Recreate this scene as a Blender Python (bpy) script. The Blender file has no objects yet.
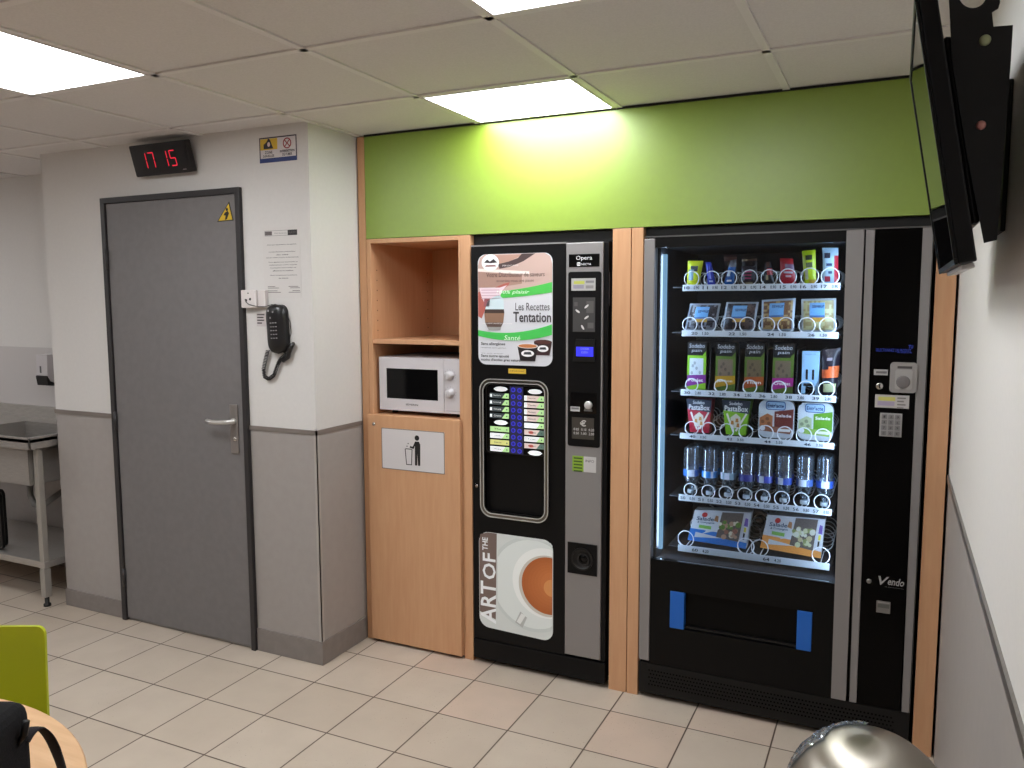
import bpy, bmesh, math, random
from mathutils import Vector, Matrix
from mathutils.geometry import tessellate_polygon
random.seed(7)
PI = math.pi
SC = bpy.context.scene
COL = SC.collection

# ------------------------------------------------------------------ camera
CAM = Vector((2.1859, -2.996, 1.5717)); YAW, PITCH, ROLL = (math.radians(a) for a in (25.4304, -5.8962, -0.1756)); FPX = 805.47
FW = Vector((-math.sin(YAW)*math.cos(PITCH), math.cos(YAW)*math.cos(PITCH), math.sin(PITCH)))
_r = Vector((math.cos(YAW), math.sin(YAW), 0)); _u = _r.cross(FW)
CR = _r*math.cos(ROLL) + _u*math.sin(ROLL); CU = -_r*math.sin(ROLL) + _u*math.cos(ROLL)
cd = bpy.data.cameras.new('camera'); cam = bpy.data.objects.new('camera', cd); COL.objects.link(cam)
cd.sensor_width = 36; cd.lens = FPX/1024*36; cd.clip_start = 0.05
m3 = Matrix((CR, CU, -FW)).transposed()
cam.matrix_world = Matrix.Translation(CAM) @ m3.to_4x4()
SC.camera = cam

def at(ax, val, u, v):                      # a measured photo point on a known plane -> metres
    d = FW + CR*((u-512)/FPX) - CU*((v-384)/FPX)
    return CAM + d*((val-CAM[ax])/d[ax])
def F(u, v, y=0.0):
    p = at(1, y, u, v); return p.x, p.z
def FR(u0, v0, u1, v1, y=0.0):              # rectangle on a wall-parallel plane: x0, x1, z0, z1
    a = F(u0, v0, y); b = F(u1, v1, y); return a[0], b[0], b[1], a[1]

# ------------------------------------------------------------------ materials
def lin(c):
    return tuple((x/255/12.92 if x/255 <= .04045 else ((x/255+.055)/1.055)**2.4) for x in c)
MC = {}
def M(c, rough=.5, metal=0., emit=0., spec=.5, coat=0., name=None):
    key = (c, rough, metal, emit, spec, coat)
    if key in MC: return MC[key]
    m = bpy.data.materials.new(name or 'paint'); m.use_nodes = True
    b = m.node_tree.nodes['Principled BSDF']; l = lin(c)+(1,)
    b.inputs['Base Color'].default_value = l; b.inputs['Roughness'].default_value = rough
    b.inputs['Metallic'].default_value = metal; b.inputs['Specular IOR Level'].default_value = spec
    b.inputs['Coat Weight'].default_value = coat
    if emit:
        b.inputs['Emission Color'].default_value = l; b.inputs['Emission Strength'].default_value = emit
    MC[key] = m; return m
class NT:
    def __init__(s, name):
        s.m = bpy.data.materials.new(name); s.m.use_nodes = True; s.t = s.m.node_tree
        s.b = s.t.nodes['Principled BSDF']; s.out = s.t.nodes['Material Output']
    def n(s, kind, **kw):
        o = s.t.nodes.new(kind)
        for k, v in kw.items(): setattr(o, k, v)
        return o
    def l(s, a, b): s.t.links.new(a, b)
    def math(s, op, a, b=None):
        o = s.n('ShaderNodeMath', operation=op)
        for i, x in enumerate((a, b)):
            if x is None: continue
            if isinstance(x, (int, float)): o.inputs[i].default_value = x
            else: s.l(x, o.inputs[i])
        return o.outputs[0]
    def mix(s, f, a, b):
        o = s.n('ShaderNodeMix', data_type='RGBA')
        for k, x in (('Factor', f), ('A', a), ('B', b)):
            i = o.inputs[{'Factor': 0, 'A': 6, 'B': 7}[k]]
            if isinstance(x, tuple): i.default_value = lin(x)+(1,)
            elif isinstance(x, (int, float)): i.default_value = x
            else: s.l(x, i)
        return o.outputs[2]
    def noise(s, scale, detail=2, mp=(1, 1, 1), rough=.5):
        tc = s.n('ShaderNodeTexCoord'); mpn = s.n('ShaderNodeMapping'); mpn.inputs['Scale'].default_value = mp
        s.l(tc.outputs['Object'], mpn.inputs[0]); o = s.n('ShaderNodeTexNoise')
        o.inputs['Scale'].default_value = scale; o.inputs['Detail'].default_value = detail; o.inputs['Roughness'].default_value = rough
        s.l(mpn.outputs[0], o.inputs['Vector']); return o.outputs['Fac']
    def ramp(s, f, a, b):
        o = s.n('ShaderNodeMapRange'); o.inputs[1].default_value = a; o.inputs[2].default_value = b
        s.l(f, o.inputs[0]); return o.outputs[0]
    def bump(s, f, strength, dist=.002):
        o = s.n('ShaderNodeBump'); o.inputs['Strength'].default_value = strength; o.inputs['Distance'].default_value = dist
        s.l(f, o.inputs['Height']); s.l(o.outputs[0], s.b.inputs['Normal'])
def grainy(name, c1, c2, scale, mp=(1, 1, 1), rough=.5, metal=0, bump=0, lo=.35, hi=.65, spec=.5, det=3):
    t = NT(name); f = t.noise(scale, det, mp); t.l(t.mix(t.ramp(f, lo, hi), c1, c2), t.b.inputs['Base Color'])
    t.b.inputs['Roughness'].default_value = rough; t.b.inputs['Metallic'].default_value = metal; t.b.inputs['Specular IOR Level'].default_value = spec
    if bump: t.bump(f, bump)
    return t.m
WOOD = grainy('beech_laminate', (211, 163, 124), (205, 155, 116), 9, (9, 9, .7), .42, lo=.3, hi=.7, spec=.35)
WOODT = grainy('beech_tabletop', (222, 180, 138), (212, 167, 124), 8, (1, 9, 9), .35, spec=.4)
WHITE = grainy('wall_white_paint', (215, 211, 208), (213, 209, 206), 60, rough=.75, spec=.3)
GREY = grainy('wall_grey_panel', (163, 156, 152), (160, 153, 149), 25, rough=.5, spec=.35)
GREYB = grainy('baseboard_grey', (136, 128, 124), (131, 123, 119), 25, rough=.55, spec=.3)
CEIL = grainy('ceiling_tile', (224, 220, 219), (218, 214, 213), 160, rough=.9, bump=.1, spec=.1)
CEILB = M((226, 222, 221), .6, name='ceiling_bar')
GREEN = grainy('green_laminate', (132, 159, 38), (130, 156, 37), 40, rough=.5, spec=.5)
GREEN.node_tree.nodes['Principled BSDF'].inputs['Coat Weight'].default_value = .75
GREEN.node_tree.nodes['Principled BSDF'].inputs['Coat Roughness'].default_value = .40
GREEN.node_tree.nodes['Principled BSDF'].inputs['Coat IOR'].default_value = 1.75
DOORG = grainy('door_grey_paint', (120, 116, 116), (116, 112, 112), 30, rough=.45, spec=.4)
STEEL = grainy('brushed_steel', (186, 181, 176), (168, 163, 158), 20, (1, 30, 30), .34, .65)
STEELD = grainy('spun_steel', (190, 184, 172), (160, 154, 144), 8, (1, 1, 1), .26, 1.)
CHROME = M((200, 198, 195), .15, 1., name='chrome'); ALU = M((150, 146, 143), .38, .85, name='aluminium')
SILVER = M((146, 142, 142), .42, .35, name='silver_plastic')
BLACK = M((18, 17, 17), .38, spec=.35, name='black_plastic'); BLACKM = M((20, 19, 19), .65, name='black_matt'); GLOSSB = M((7, 7, 8), .1, spec=.25, name='black_gloss')
CAVE = M((34, 36, 42), .6, name='interior_dark')
def floor_mat():
    t = NT('floor_tiles'); T, fx, fy = .2963, .0695, -.1661
    tc = t.n('ShaderNodeTexCoord'); sp = t.n('ShaderNodeSeparateXYZ'); t.l(tc.outputs['Object'], sp.inputs[0])
    ax = []; cells = []
    for k, o in ((0, fx), (1, fy)):
        q = t.math('DIVIDE', t.math('SUBTRACT', sp.outputs[k], o), T)
        fl = t.math('FLOOR', q); fr = t.math('SUBTRACT', q, fl)
        ax.append(t.math('MINIMUM', fr, t.math('SUBTRACT', 1., fr))); cells.append(fl)
    d = t.math('MINIMUM', ax[0], ax[1])
    tile = t.ramp(d, .006, .012)
    cb = t.n('ShaderNodeCombineXYZ'); t.l(cells[0], cb.inputs[0]); t.l(cells[1], cb.inputs[1])
    wn = t.n('ShaderNodeTexWhiteNoise', noise_dimensions='2D'); t.l(cb.outputs[0], wn.inputs['Vector'])
    base = t.mix(wn.outputs['Value'], (186, 171, 155), (198, 184, 169))
    base = t.mix(t.math('MULTIPLY', t.ramp(wn.outputs['Value'], .86, .9), .6), base, (196, 170, 152))
    base = t.mix(t.math('MULTIPLY', t.ramp(t.noise(6, 4), .4, .75), .35), base, (172, 157, 142))
    speck = t.math('MULTIPLY', t.ramp(t.noise(140, 1), .70, .76), t.ramp(t.noise(2.2, 2), .44, .56))
    base = t.mix(t.math('MULTIPLY', speck, .6), base, (125, 108, 94))
    colr = t.mix(tile, (84, 68, 58), base); t.l(colr, t.b.inputs['Base Color'])
    t.b.inputs['Roughness'].default_value = .42; t.b.inputs['Specular IOR Level'].default_value = .35
    t.bump(tile, .5, .0015); return t.m
FLOOR = floor_mat()
def glassy(name, tint, f0=.04, rough=.02, extra=.0, dif=0.):
    t = NT(name); t.t.nodes.remove(t.b)
    tr = t.n('ShaderNodeBsdfTransparent'); tr.inputs[0].default_value = tint+(1,)
    gl = t.n('ShaderNodeBsdfGlossy'); gl.inputs['Roughness'].default_value = rough
    fr = t.n('ShaderNodeFresnel'); fr.inputs[0].default_value = 1.45
    f = t.math('MINIMUM', t.math('ADD', fr.outputs[0], extra), 1.)
    mx = t.n('ShaderNodeMixShader'); t.l(f, mx.inputs[0]); t.l(tr.outputs[0], mx.inputs[1]); t.l(gl.outputs[0], mx.inputs[2])
    last = mx.outputs[0]
    if dif:
        df = t.n('ShaderNodeBsdfDiffuse'); df.inputs[0].default_value = (.72, .80, .88, 1); tl = t.n('ShaderNodeBsdfTranslucent'); tl.inputs[0].default_value = (.72, .80, .88, 1)
        m1 = t.n('ShaderNodeMixShader'); m1.inputs[0].default_value = .5; t.l(df.outputs[0], m1.inputs[1]); t.l(tl.outputs[0], m1.inputs[2])
        m2 = t.n('ShaderNodeMixShader'); m2.inputs[0].default_value = dif; t.l(last, m2.inputs[1]); t.l(m1.outputs[0], m2.inputs[2]); last = m2.outputs[0]
    t.l(last, t.out.inputs[0]); return t.m
GLASS = glassy('door_glass', (.93, .95, .97)); PET = glassy('clear_bottle_plastic', (.80, .87, .93), rough=.06, extra=.12, dif=.07)
FILM = glassy('clear_film', (.95, .96, .98), rough=.15, extra=.05); BLUEBAG = glassy('blue_film', (.5, .62, .78), rough=.12, extra=.30, dif=.12)
LAMP = bpy.data.materials.new('lamp_diffuser'); LAMP.use_nodes = True
_b = LAMP.node_tree.nodes['Principled BSDF']; _b.inputs['Base Color'].default_value = (.8, .8, .8, 1)
_b.inputs['Emission Color'].default_value = (.96, 1, 1.03, 1); _b.inputs['Emission Strength'].default_value = 17.5
def emis(name, c, s):
    m = bpy.data.materials.new(name); m.use_nodes = True; b = m.node_tree.nodes['Principled BSDF']
    b.inputs['Base Color'].default_value = (.02, .02, .02, 1); b.inputs['Emission Color'].default_value = lin(c)+(1,); b.inputs['Emission Strength'].default_value = s
    return m
TUBE = emis('cool_led_tube', (140, 190, 228), .75); TUBEH = emis('added_led_bar', (196, 224, 255), 22.)
RED = emis('red_led', (250, 24, 58), 1.); BLUEL = emis('blue_ring_led', (60, 60, 235), .9); LCD = emis('blue_lcd', (40, 40, 245), 1.3)
LCDT = emis('lcd_text', (150, 160, 255), 1.); DISPB = emis('display_blue', (30, 60, 190), .5)
PGLOW = .25

# ------------------------------------------------------------------ mesh builder
ORG = {}
TXT = {}
def text_geo(s, bold):
    k = (s, bold)
    if k not in TXT:
        cu = bpy.data.curves.new('t', 'FONT'); cu.body = s; cu.size = 1; cu.resolution_u = 2
        cu.offset = .018 if bold else 0
        ob = bpy.data.objects.new('t', cu); me = bpy.data.meshes.new_from_object(ob)
        vs = [tuple(v.co) for v in me.vertices]; fs = [tuple(p.vertices) for p in me.polygons]
        bpy.data.objects.remove(ob); bpy.data.curves.remove(cu); bpy.data.meshes.remove(me)
        TXT[k] = (vs, fs)
    return TXT[k]
def rrect(x0, x1, z0, z1, r, n=5):
    r = min(r, (x1-x0)/2, (z1-z0)/2); out = []
    for cx, cz, a0 in ((x1-r, z0+r, -PI/2), (x1-r, z1-r, 0), (x0+r, z1-r, PI/2), (x0+r, z0+r, PI)):
        for i in range(n+1):
            a = a0+PI/2*i/n; out.append((cx+r*math.cos(a), cz+r*math.sin(a)))
    return out
def ell(cx, cz, rx, rz=None, n=20, a0=0, a1=2*PI):
    rz = rz or rx; k = n if abs(a1-a0) > 6.28 else n+1
    return [(cx+rx*math.cos(a0+(a1-a0)*i/n), cz+rz*math.sin(a0+(a1-a0)*i/n)) for i in range(k)]
class MB:
    def __init__(s, T=None): s.v = []; s.f = []; s.mi = []; s.sm = []; s.mats = []; s.T = T
    def add(s, vs, fs, mat, smooth=False):
        if mat not in s.mats: s.mats.append(mat)
        k = s.mats.index(mat); o = len(s.v)
        s.v += [Vector(v) for v in vs] if s.T is None else [s.T @ Vector(v) for v in vs]
        for f in fs: s.f.append([o+i for i in f]); s.mi.append(k); s.sm.append(smooth)
        return s
    def box(s, x0, x1, y0, y1, z0, z1, mat, bev=0, seg=2):
        if bev:
            bm = bmesh.new(); bmesh.ops.create_cube(bm, size=1)
            for v in bm.verts: v.co = ((x0+x1)/2+v.co.x*(x1-x0), (y0+y1)/2+v.co.y*(y1-y0), (z0+z1)/2+v.co.z*(z1-z0))
            bmesh.ops.bevel(bm, geom=bm.edges[:], offset=bev, segments=seg, affect='EDGES', profile=.5)
            bm.verts.index_update(); s.add([v.co.copy() for v in bm.verts], [[v.index for v in f.verts] for f in bm.faces], mat); bm.free(); return s
        vs = [(x, y, z) for x in (x0, x1) for y in (y0, y1) for z in (z0, z1)]
        return s.add(vs, [(0, 1, 3, 2), (4, 6, 7, 5), (0, 4, 5, 1), (2, 3, 7, 6), (0, 2, 6, 4), (1, 5, 7, 3)], mat)
    def prism(s, pts, y0, y1, mat, axis=1, smooth=False):       # outline extruded along one axis
        n = len(pts)
        def P(p, d): return (p[0], d, p[1]) if axis == 1 else ((p[0], p[1], d) if axis == 2 else (d, p[0], p[1]))
        vs = [P(p, y0) for p in pts]+[P(p, y1) for p in pts]
        return s.add(vs, [list(range(n)), list(range(2*n-1, n-1, -1))]+[(i, i+n, (i+1) % n+n, (i+1) % n) for i in range(n)], mat, smooth)
    def ring(s, po, pi, y0, y1, mat):                           # frame between two outlines of equal count
        n = len(po); vs = [(p[0], y, p[1]) for y in (y0, y1) for q in (po, pi) for p in q]; fs = []
        for i in range(n):
            j = (i+1) % n
            fs += [(i, j, n+j, n+i), (2*n+i, 3*n+i, 3*n+j, 2*n+j), (i, 2*n+i, 2*n+j, j), (n+i, n+j, 3*n+j, 3*n+i)]
        return s.add(vs, fs, mat)
    def flat(s, pts, y, mat):                                   # printed shape facing the room
        return s.add([(p[0], y, p[1]) for p in pts], [list(range(len(pts)))], mat)
    def rect(s, x0, x1, z0, z1, y, mat): return s.flat([(x0, z0), (x1, z0), (x1, z1), (x0, z1)], y, mat)
    def text(s, t, x0, x1, z0, z1, y, mat, bold=False, shear=0, rot=False):
        vs, fs = text_geo(t, bold)
        if not vs: return s
        a = [v[0]+shear*v[1] for v in vs]; b = [v[1] for v in vs]
        la, ha, lb, hb = min(a), max(a), min(b), max(b)
        out = []
        for p, q in zip(a, b):
            p = (p-la)/(ha-la); q = (q-lb)/(hb-lb)
            if rot: p, q = 1-q, p
            out.append((x0+p*(x1-x0), y, z0+q*(z1-z0)))
        return s.add(out, fs, mat)
    def tube(s, pts, r, mat, n=8, ry=None, closed=False, up=None, rad=None, sq=False):
        pts = [Vector(p) for p in pts]; k = len(pts); ry = ry or r; vs = []; fs = []
        nrm = Vector(up) if up else None
        for i, p in enumerate(pts):
            t = (pts[(i+1) % k]-pts[i-1]) if closed else (pts[min(i+1, k-1)]-pts[max(i-1, 0)])
            t.normalize()
            if nrm is None: nrm = t.orthogonal()
            nrm = (nrm-t*nrm.dot(t)).normalized(); bi = t.cross(nrm); q = rad[i] if rad else 1
            for j in range(n):
                a = 2*PI*j/n+(PI/4 if sq else 0); vs.append(p+nrm*(math.cos(a)*r*q)+bi*(math.sin(a)*ry*q))
        for i in range(k if closed else k-1):
            for j in range(n):
                a, b = i*n, ((i+1) % k)*n; fs.append((a+j, a+(j+1) % n, b+(j+1) % n, b+j))
        if not closed: fs += [list(range(n-1, -1, -1)), list(range((k-1)*n, k*n))]
        return s.add(vs, fs, mat, not sq)
    def lathe(s, prof, c, mat, n=24, ax=2, smooth=True, caps=True):
        vs = []; fs = []; c = Vector(c)
        for r, h in prof:
            for j in range(n):
                a = 2*PI*j/n; x, y = r*math.cos(a), r*math.sin(a)
                vs.append(c+Vector({2: (x, y, h), 1: (x, -h, y), 0: (h, x, y)}[ax]))
        for i in range(len(prof)-1):
            for j in range(n): fs.append((i*n+j, i*n+(j+1) % n, (i+1)*n+(j+1) % n, (i+1)*n+j))
        if caps: fs += [list(range(n-1, -1, -1)), list(range((len(prof)-1)*n, len(prof)*n))]
        return s.add(vs, fs, mat, smooth)
    def sheet(s, fn, nu, nv, matfn, smooth=True):
        vs = [fn(i/nu, j/nv) for j in range(nv+1) for i in range(nu+1)]; by = {}
        for j in range(nv):
            for i in range(nu):
                m = matfn((i+.5)/nu, (j+.5)/nv) if callable(matfn) else matfn
                by.setdefault(m, []).append((j*(nu+1)+i, j*(nu+1)+i+1, (j+1)*(nu+1)+i+1, (j+1)*(nu+1)+i))
        for m, fs in by.items():
            used = sorted({i for f in fs for i in f}); mp = {a: k for k, a in enumerate(used)}
            s.add([vs[a] for a in used], [[mp[i] for i in f] for f in fs], m, smooth)
        return s
    def pillow(s, q, y, th, matfn, nu=8, nv=12, crimp=.08):     # sachet: q = BL, BR, TR, TL in x,z
        def P(u, v, sg):
            x = (q[0][0]*(1-u)+q[1][0]*u)*(1-v)+(q[3][0]*(1-u)+q[2][0]*u)*v
            z = (q[0][1]*(1-u)+q[1][1]*u)*(1-v)+(q[3][1]*(1-u)+q[2][1]*u)*v
            e = max(0, min(1, (min(v, 1-v)-crimp*.5)/.25)); w = max(0, 1-(2*abs(u-.5))**2.5)
            return (x, y+sg*th*(.06+math.sqrt(e)*w*.5), z)
        s.sheet(lambda u, v: P(u, v, -1), nu, nv, matfn); s.sheet(lambda u, v: P(1-u, v, 1), nu, nv, lambda u, v: matfn(1-u, v) if callable(matfn) else matfn)
        return s
    def build(s, name, parent=None, org=None, label=None, cat=None, group=None, kind=None):
        o0 = ORG[parent] if parent else Vector(org if org else (0, 0, 0))
        me = bpy.data.meshes.new(name); me.from_pydata([v-o0 for v in s.v], [], s.f)
        for m in s.mats: me.materials.append(m)
        me.polygons.foreach_set('material_index', s.mi); me.polygons.foreach_set('use_smooth', s.sm); me.update()
        ob = bpy.data.objects.new(name, me); COL.objects.link(ob)
        if parent: ob.parent = parent
        else: ob.location = o0
        ORG[ob] = o0; return tag(ob, label, cat, group, kind)
def tag(o, label=None, cat=None, group=None, kind=None):
    for k, v in (('label', label), ('category', cat), ('group', group), ('kind', kind)):
        if v: o[k] = v
    return o
def thing(name, loc, label, cat, group=None):
    o = bpy.data.objects.new(name, None); COL.objects.link(o); o.location = loc; o.empty_display_size = .05
    ORG[o] = Vector(loc); return tag(o, label, cat, group)
def struct(name, mb): return mb.build(name, kind='structure')
def copy_thing(root, d, label):
    c = root.copy(); COL.objects.link(c); c.location = root.location+Vector(d); c['label'] = label
    for ch in root.children:
        k = ch.copy(); COL.objects.link(k); k.parent = c
        for g in ch.children: e = g.copy(); COL.objects.link(e); e.parent = k
    return c

# ------------------------------------------------------------------ room shell
H = 2.2917; XW = 2.3667; YD = -.3202; XL = -1.6617; XB = -4.2; YR = -6.2; YK = .085
ZD = 1.028; ZR = .985
struct('floor', MB().box(XB, XW+.1, YR, .95, -.1, 0, FLOOR))
struct('ceiling', MB().box(XB, XW+.1, YR, .95, H+.006, H+.1, CEIL))
g = MB()
xs = [.6127+.6*k for k in range(-8, 3)]; ys = [-.4772-.6*k for k in range(0, 10)]
for x in xs: g.box(x-.012, x+.012, YR, -.001 if x > 0 else YK, H, H+.0055, CEILB)
for y in ys: g.box(XB, XW, y-.012, y+.012, H, H+.0056, CEILB)
struct('trim_1', g)
def two(mb, x0, x1, y0, y1, zs):
    mb.box(x0, x1, y0, y1, 0, zs, GREY); mb.box(x0, x1, y0, y1, zs, H+.006, WHITE); return mb
struct('wall_right', two(MB(), XW, XW+.1, YR, .95, ZR))
struct('wall_rear', two(MB(), XB, XW, YR-.1, YR, ZR))
struct('wall_left', two(MB(), XB-.1, XB, YR, .95, ZD))
struct('wall_kitchen', two(MB(), XB, XL-.001, YK, YK+.1, ZD))
struct('wall_back', MB().box(.003, XW, .86, .95, 0, H, WHITE))
struct('wall_door', two(MB(), XL, -.357, YD+.003, .95, ZD))
struct('wall_pillar', two(MB(), -.356, 0, YD, .95, ZD))
# dado rails, corner guard and baseboards
DADO = M((132, 122, 116), .45, .2, name='dado_rail')
FX0, FX1, FZ = -1.229, -.3652, 2.058
g = MB(); g.box(XL-.004, FX0, YD-.003, YD+.004, ZD-.018, ZD+.002, DADO); g.box(FX1, 0.004, YD-.004, YD+.004, ZD-.018, ZD+.002, DADO)
g.box(-.004, .004, YD-.004, -.002, ZD-.018, ZD+.002, DADO); struct('trim_2', g)
struct('trim_3', MB().box(XW-.006, XW+.001, YR, -.003, ZR-.012, ZR+.008, ALU))
g = MB(); g.box(-.014, .003, YD-.003, YD+.001, .105, ZD-.018, M((172, 165, 160), .4)); g.box(-.001, .003, YD-.003, YD+.014, .105, ZD-.018, M((172, 165, 160), .4)); struct('trim_4', g)
g = MB(); g.box(XL-.004, FX0, YD-.005, YD+.004, 0, .088, GREYB, .0015); struct('baseboard_door', g)
g = MB(); g.box(FX1+.002, .006, YD-.006, YD+.002, 0, .105, GREYB, .0015); g.box(-.001, .006, YD+.001, -.004, 0, .105, GREYB, .0015); struct('baseboard_pillar', g)
struct('baseboard_kitchen', MB().box(XB, XL-.002, YK-.008, YK+.002, 0, .09, GREYB))
struct('trim_5', MB().box(XB, XL-.01, YK-.004, YK+.001, .962, 1.308, M((190, 184, 182), .35), .001))   # splash panel

# ------------------------------------------------------------------ door
LY = YD-.010
d = MB(); d.box(FX0+.032, FX1-.027, LY, YD+.002, .014, FZ-.028, DOORG, .002)
door = d.build('door_1', org=(-.8, YD, 0), kind='structure', label='grey flush door in a black frame'); 
FRM = M((46, 43, 44), .45, name='door_frame_dark'); CHR2 = M((214, 210, 206), .3, .6, name='satin_chrome')
g = MB(); g.box(FX0, FX0+.028, YD-.018, YD+.003, 0, FZ, FRM, .002); g.box(FX1-.025, FX1, YD-.018, YD+.003, 0, FZ, FRM, .002); g.box(FX0+.001, FX1-.001, YD-.0179, YD+.003, FZ-.0258, FZ-.0001, FRM, .001)
g.build('door_frame', door)
g = MB(); g.box(-.466, -.420, LY-.008, LY-.001, .90, 1.12, M((140, 132, 128), .35, .4), .003)
pl = g.build('handle_plate', door)
g = MB(); g.lathe([(.013, 0), (.013, .012), (.009, .014), (.009, .045)], (-.440, LY-.006, 1.046), CHR2, 14, 1)
g.tube([(-.440, LY-.045, 1.046), (-.455, LY-.052, 1.046), (-.49, LY-.054, 1.043), (-.53, LY-.052, 1.042), (-.562, LY-.048, 1.046)], .0095, CHR2, 10)
g.build('lever', pl)
g = MB(); g.lathe([(.010, 0), (.010, .006), (.006, .008)], (-.437, LY-.006, .965), CHROME, 12, 1); g.build('lock_cylinder', pl)
for z in (1.77, 1.0, .22):
    g = MB(); g.tube([(FX0+.030, YD-.018, z-.045), (FX0+.030, YD-.018, z+.045)], .008, FRM, 8); g.build('hinge', door)
g = MB(); yy = LY-.0012
a, b, c = F(229, 201.5, yy), F(217, 222, yy), F(233.5, 220.5, yy)
def tri(k): 
    cx = (a[0]+b[0]+c[0])/3; cz = (a[1]+b[1]+c[1])/3; return [(cx+(p[0]-cx)*k, cz+(p[1]-cz)*k) for p in (b, c, a)]
g.prism(tri(1), yy, LY-.0002, M((40, 36, 20), .5)); g.flat(tri(.84), yy-.0004, M((214, 178, 40), .5))
cx = (a[0]+b[0]+c[0])/3; cz = (a[1]+b[1]+c[1])/3; K = M((25, 22, 18), .5)
g.flat(ell(cx+.004, cz+.022, .007, n=10), yy-.0008, K); g.flat([(cx-.010, cz-.022), (cx+.002, cz-.020), (cx+.016, cz+.006), (cx+.008, cz+.016), (cx-.010, cz+.008), (cx-.016, cz-.002), (cx-.004, cz-.004)], yy-.0008, K)
g.build('warning_sticker', door, label='yellow triangular warning sticker')

# ------------------------------------------------------------------ ceiling lights
def lightpanel(x0, x1, y0, y1, label):
    t = thing('ceiling_light', ((x0+x1)/2, (y0+y1)/2, H-.001), label, 'light', 'square ceiling light panels')
    g = MB(); w = .010
    for q in ((x0, x1, y0, y0+w), (x0, x1, y1-w, y1), (x0, x0+w, y0+w, y1-w), (x1-w, x1, y0+w, y1-w)): g.box(*q, H-.001, H+.0055, CEILB)
    g.build('frame', t)
    MB().box(x0+w, x1-w, y0+w, y1-w, H+.001, H+.005, LAMP).build('diffuser', t)
lightpanel(.6257, 1.1997, -.464, -.012, 'square ceiling light panel right above the green board')
lightpanel(-.5743, -.0003, -1.664, -1.090, 'square ceiling light panel at the left, out from the clock')
lightpanel(1.2257, 1.7997, -1.664, -1.090, 'square ceiling light panel at the top centre edge of the view')
lightpanel(-.5743, -.0003, -3.464, -2.890, 'added unseen ceiling light panel behind the viewpoint')  # added panel out of view, fills the room with light
lightpanel(-3.5743, -3.0003, -1.664, -1.090, 'added ceiling light panel out of view over the far left of the kitchen')  # added panel, unseen, brightens the left walls
lightpanel(-2.3743, -1.8003, -2.864, -2.290, 'added unseen ceiling light panel behind the viewpoint at the far left')  # added panel, unseen, lifts the light on the door wall

# ------------------------------------------------------------------ joinery around the machines
def upright(x0, x1, z1, label, y0=0., ins=0):
    MB().box(x0, x1, y0, .58, 0, z1, WOOD, .0012).build('side_panel', org=((x0+x1)/2, .3, 0), label=label, cat='panel', group='beech upright panels of the surround')
upright(.0075, .0445, H-.002, 'tall narrow beech upright between the white pillar and the green board')
upright(.5265, .5705, 1.845, 'beech upright between microwave cabinet and coffee machine')
upright(1.1915, 1.2645, 1.845, 'wide beech upright just right of the coffee machine')
upright(1.2675, 1.3125, 1.845, 'narrow beech upright just left of the snack machine')
upright(2.2975, 2.358, 1.845, 'beech upright between snack machine and right wall')
MB().box(.0465, 2.358, 0, .022, 1.847, H-.004, GREEN, .001).build('fascia_board', org=(1.2, .01, 1.847), label='long lime green board running above the vending machines', cat='board')
struct('shade_gap_strip', MB().box(.046, .622, -.003, .003, H-.0035, H+.004, BLACKM).box(1.204, XW-.001, -.003, .003, H-.0035, H+.004, BLACKM))  # shade line painted as a black strip, broken below the lamp's glow
MB().box(.572, 1.190, .03, .05, 1.803, 1.8455, BLACKM).build('black_strip', org=(.88, .04, 1.803), label='black strip above the coffee machine under the green board', cat='strip')  # black strip set into the gap above the machine
MB().box(1.314, 2.2965, .03, .05, 1.815, 1.8455, BLACKM).build('black_strip', org=(1.8, .04, 1.815), label='black strip above the snack machine under the green board', cat='strip')

# cabinet with niche
cab = thing('microwave_cabinet', (.285, .27, 0), 'beech cabinet with open niche, microwave shelf and closed door below', 'cabinet')
cx0, cx1 = .0465, .5255
g = MB(); g.box(cx0, .068, 0, .55, .012, 1.845, WOOD, .001); g.box(.512, cx1, .002, .55, .012, 1.845, WOOD, .001)
g.box(.068, .512, 0, .55, 1.827, 1.845, WOOD); g.box(.068, .512, .53, .548, .05, 1.827, WOOD)
g.box(.068, .512, .001, .53, 1.046, 1.064, WOOD); g.box(.068, .512, .03, .53, .03, .048, WOOD); g.box(.05, .52, .03, .06, 0, .03, BLACKM)
for k in range(7):
    z = 1.44+.045*k; g.prism(ell(.045, z, .003, n=8), .0681, .0684, M((90, 60, 42), .8), 0)
    g.prism(ell(.48, z, .003, n=8), .0681, .0684, M((90, 60, 42), .8), 0)
g.build('carcass', cab)
MB().box(.0685, .5115, .003, .528, 1.383, 1.402, WOOD, .001).build('shelf', cab)
dr = MB().box(.0455, .5215, -.020, -.001, .014, 1.0645, WOOD, .0015).build('door', cab)
MB().lathe([(.008, 0), (.008, .003), (.005, .004)], (*[F(374, 424, -.02)[0], -.020], F(374, 424, -.02)[1]), CHROME, 14, 1).build('lock', dr)
x0, x1, z0, z1 = FR(381.5, 427.5, 445, 474.5, -.02); y = -.0215
g = MB(); g.prism(rrect(x0, x1, z0, z1, .004), y, -.0202, M((214, 209, 210), .4)); g.ring(rrect(x0, x1, z0, z1, .004), rrect(x0+.003, x1-.003, z0+.003, z1-.003, .004), y-.0004, y, M((120, 114, 112), .4))
K = M((22, 20, 20), .5); cx, cz = (x0+x1)/2+.012, (z0+z1)/2
g.flat(ell(cx+.012, cz+.058, .012, n=16), y-.0006, K)
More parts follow.
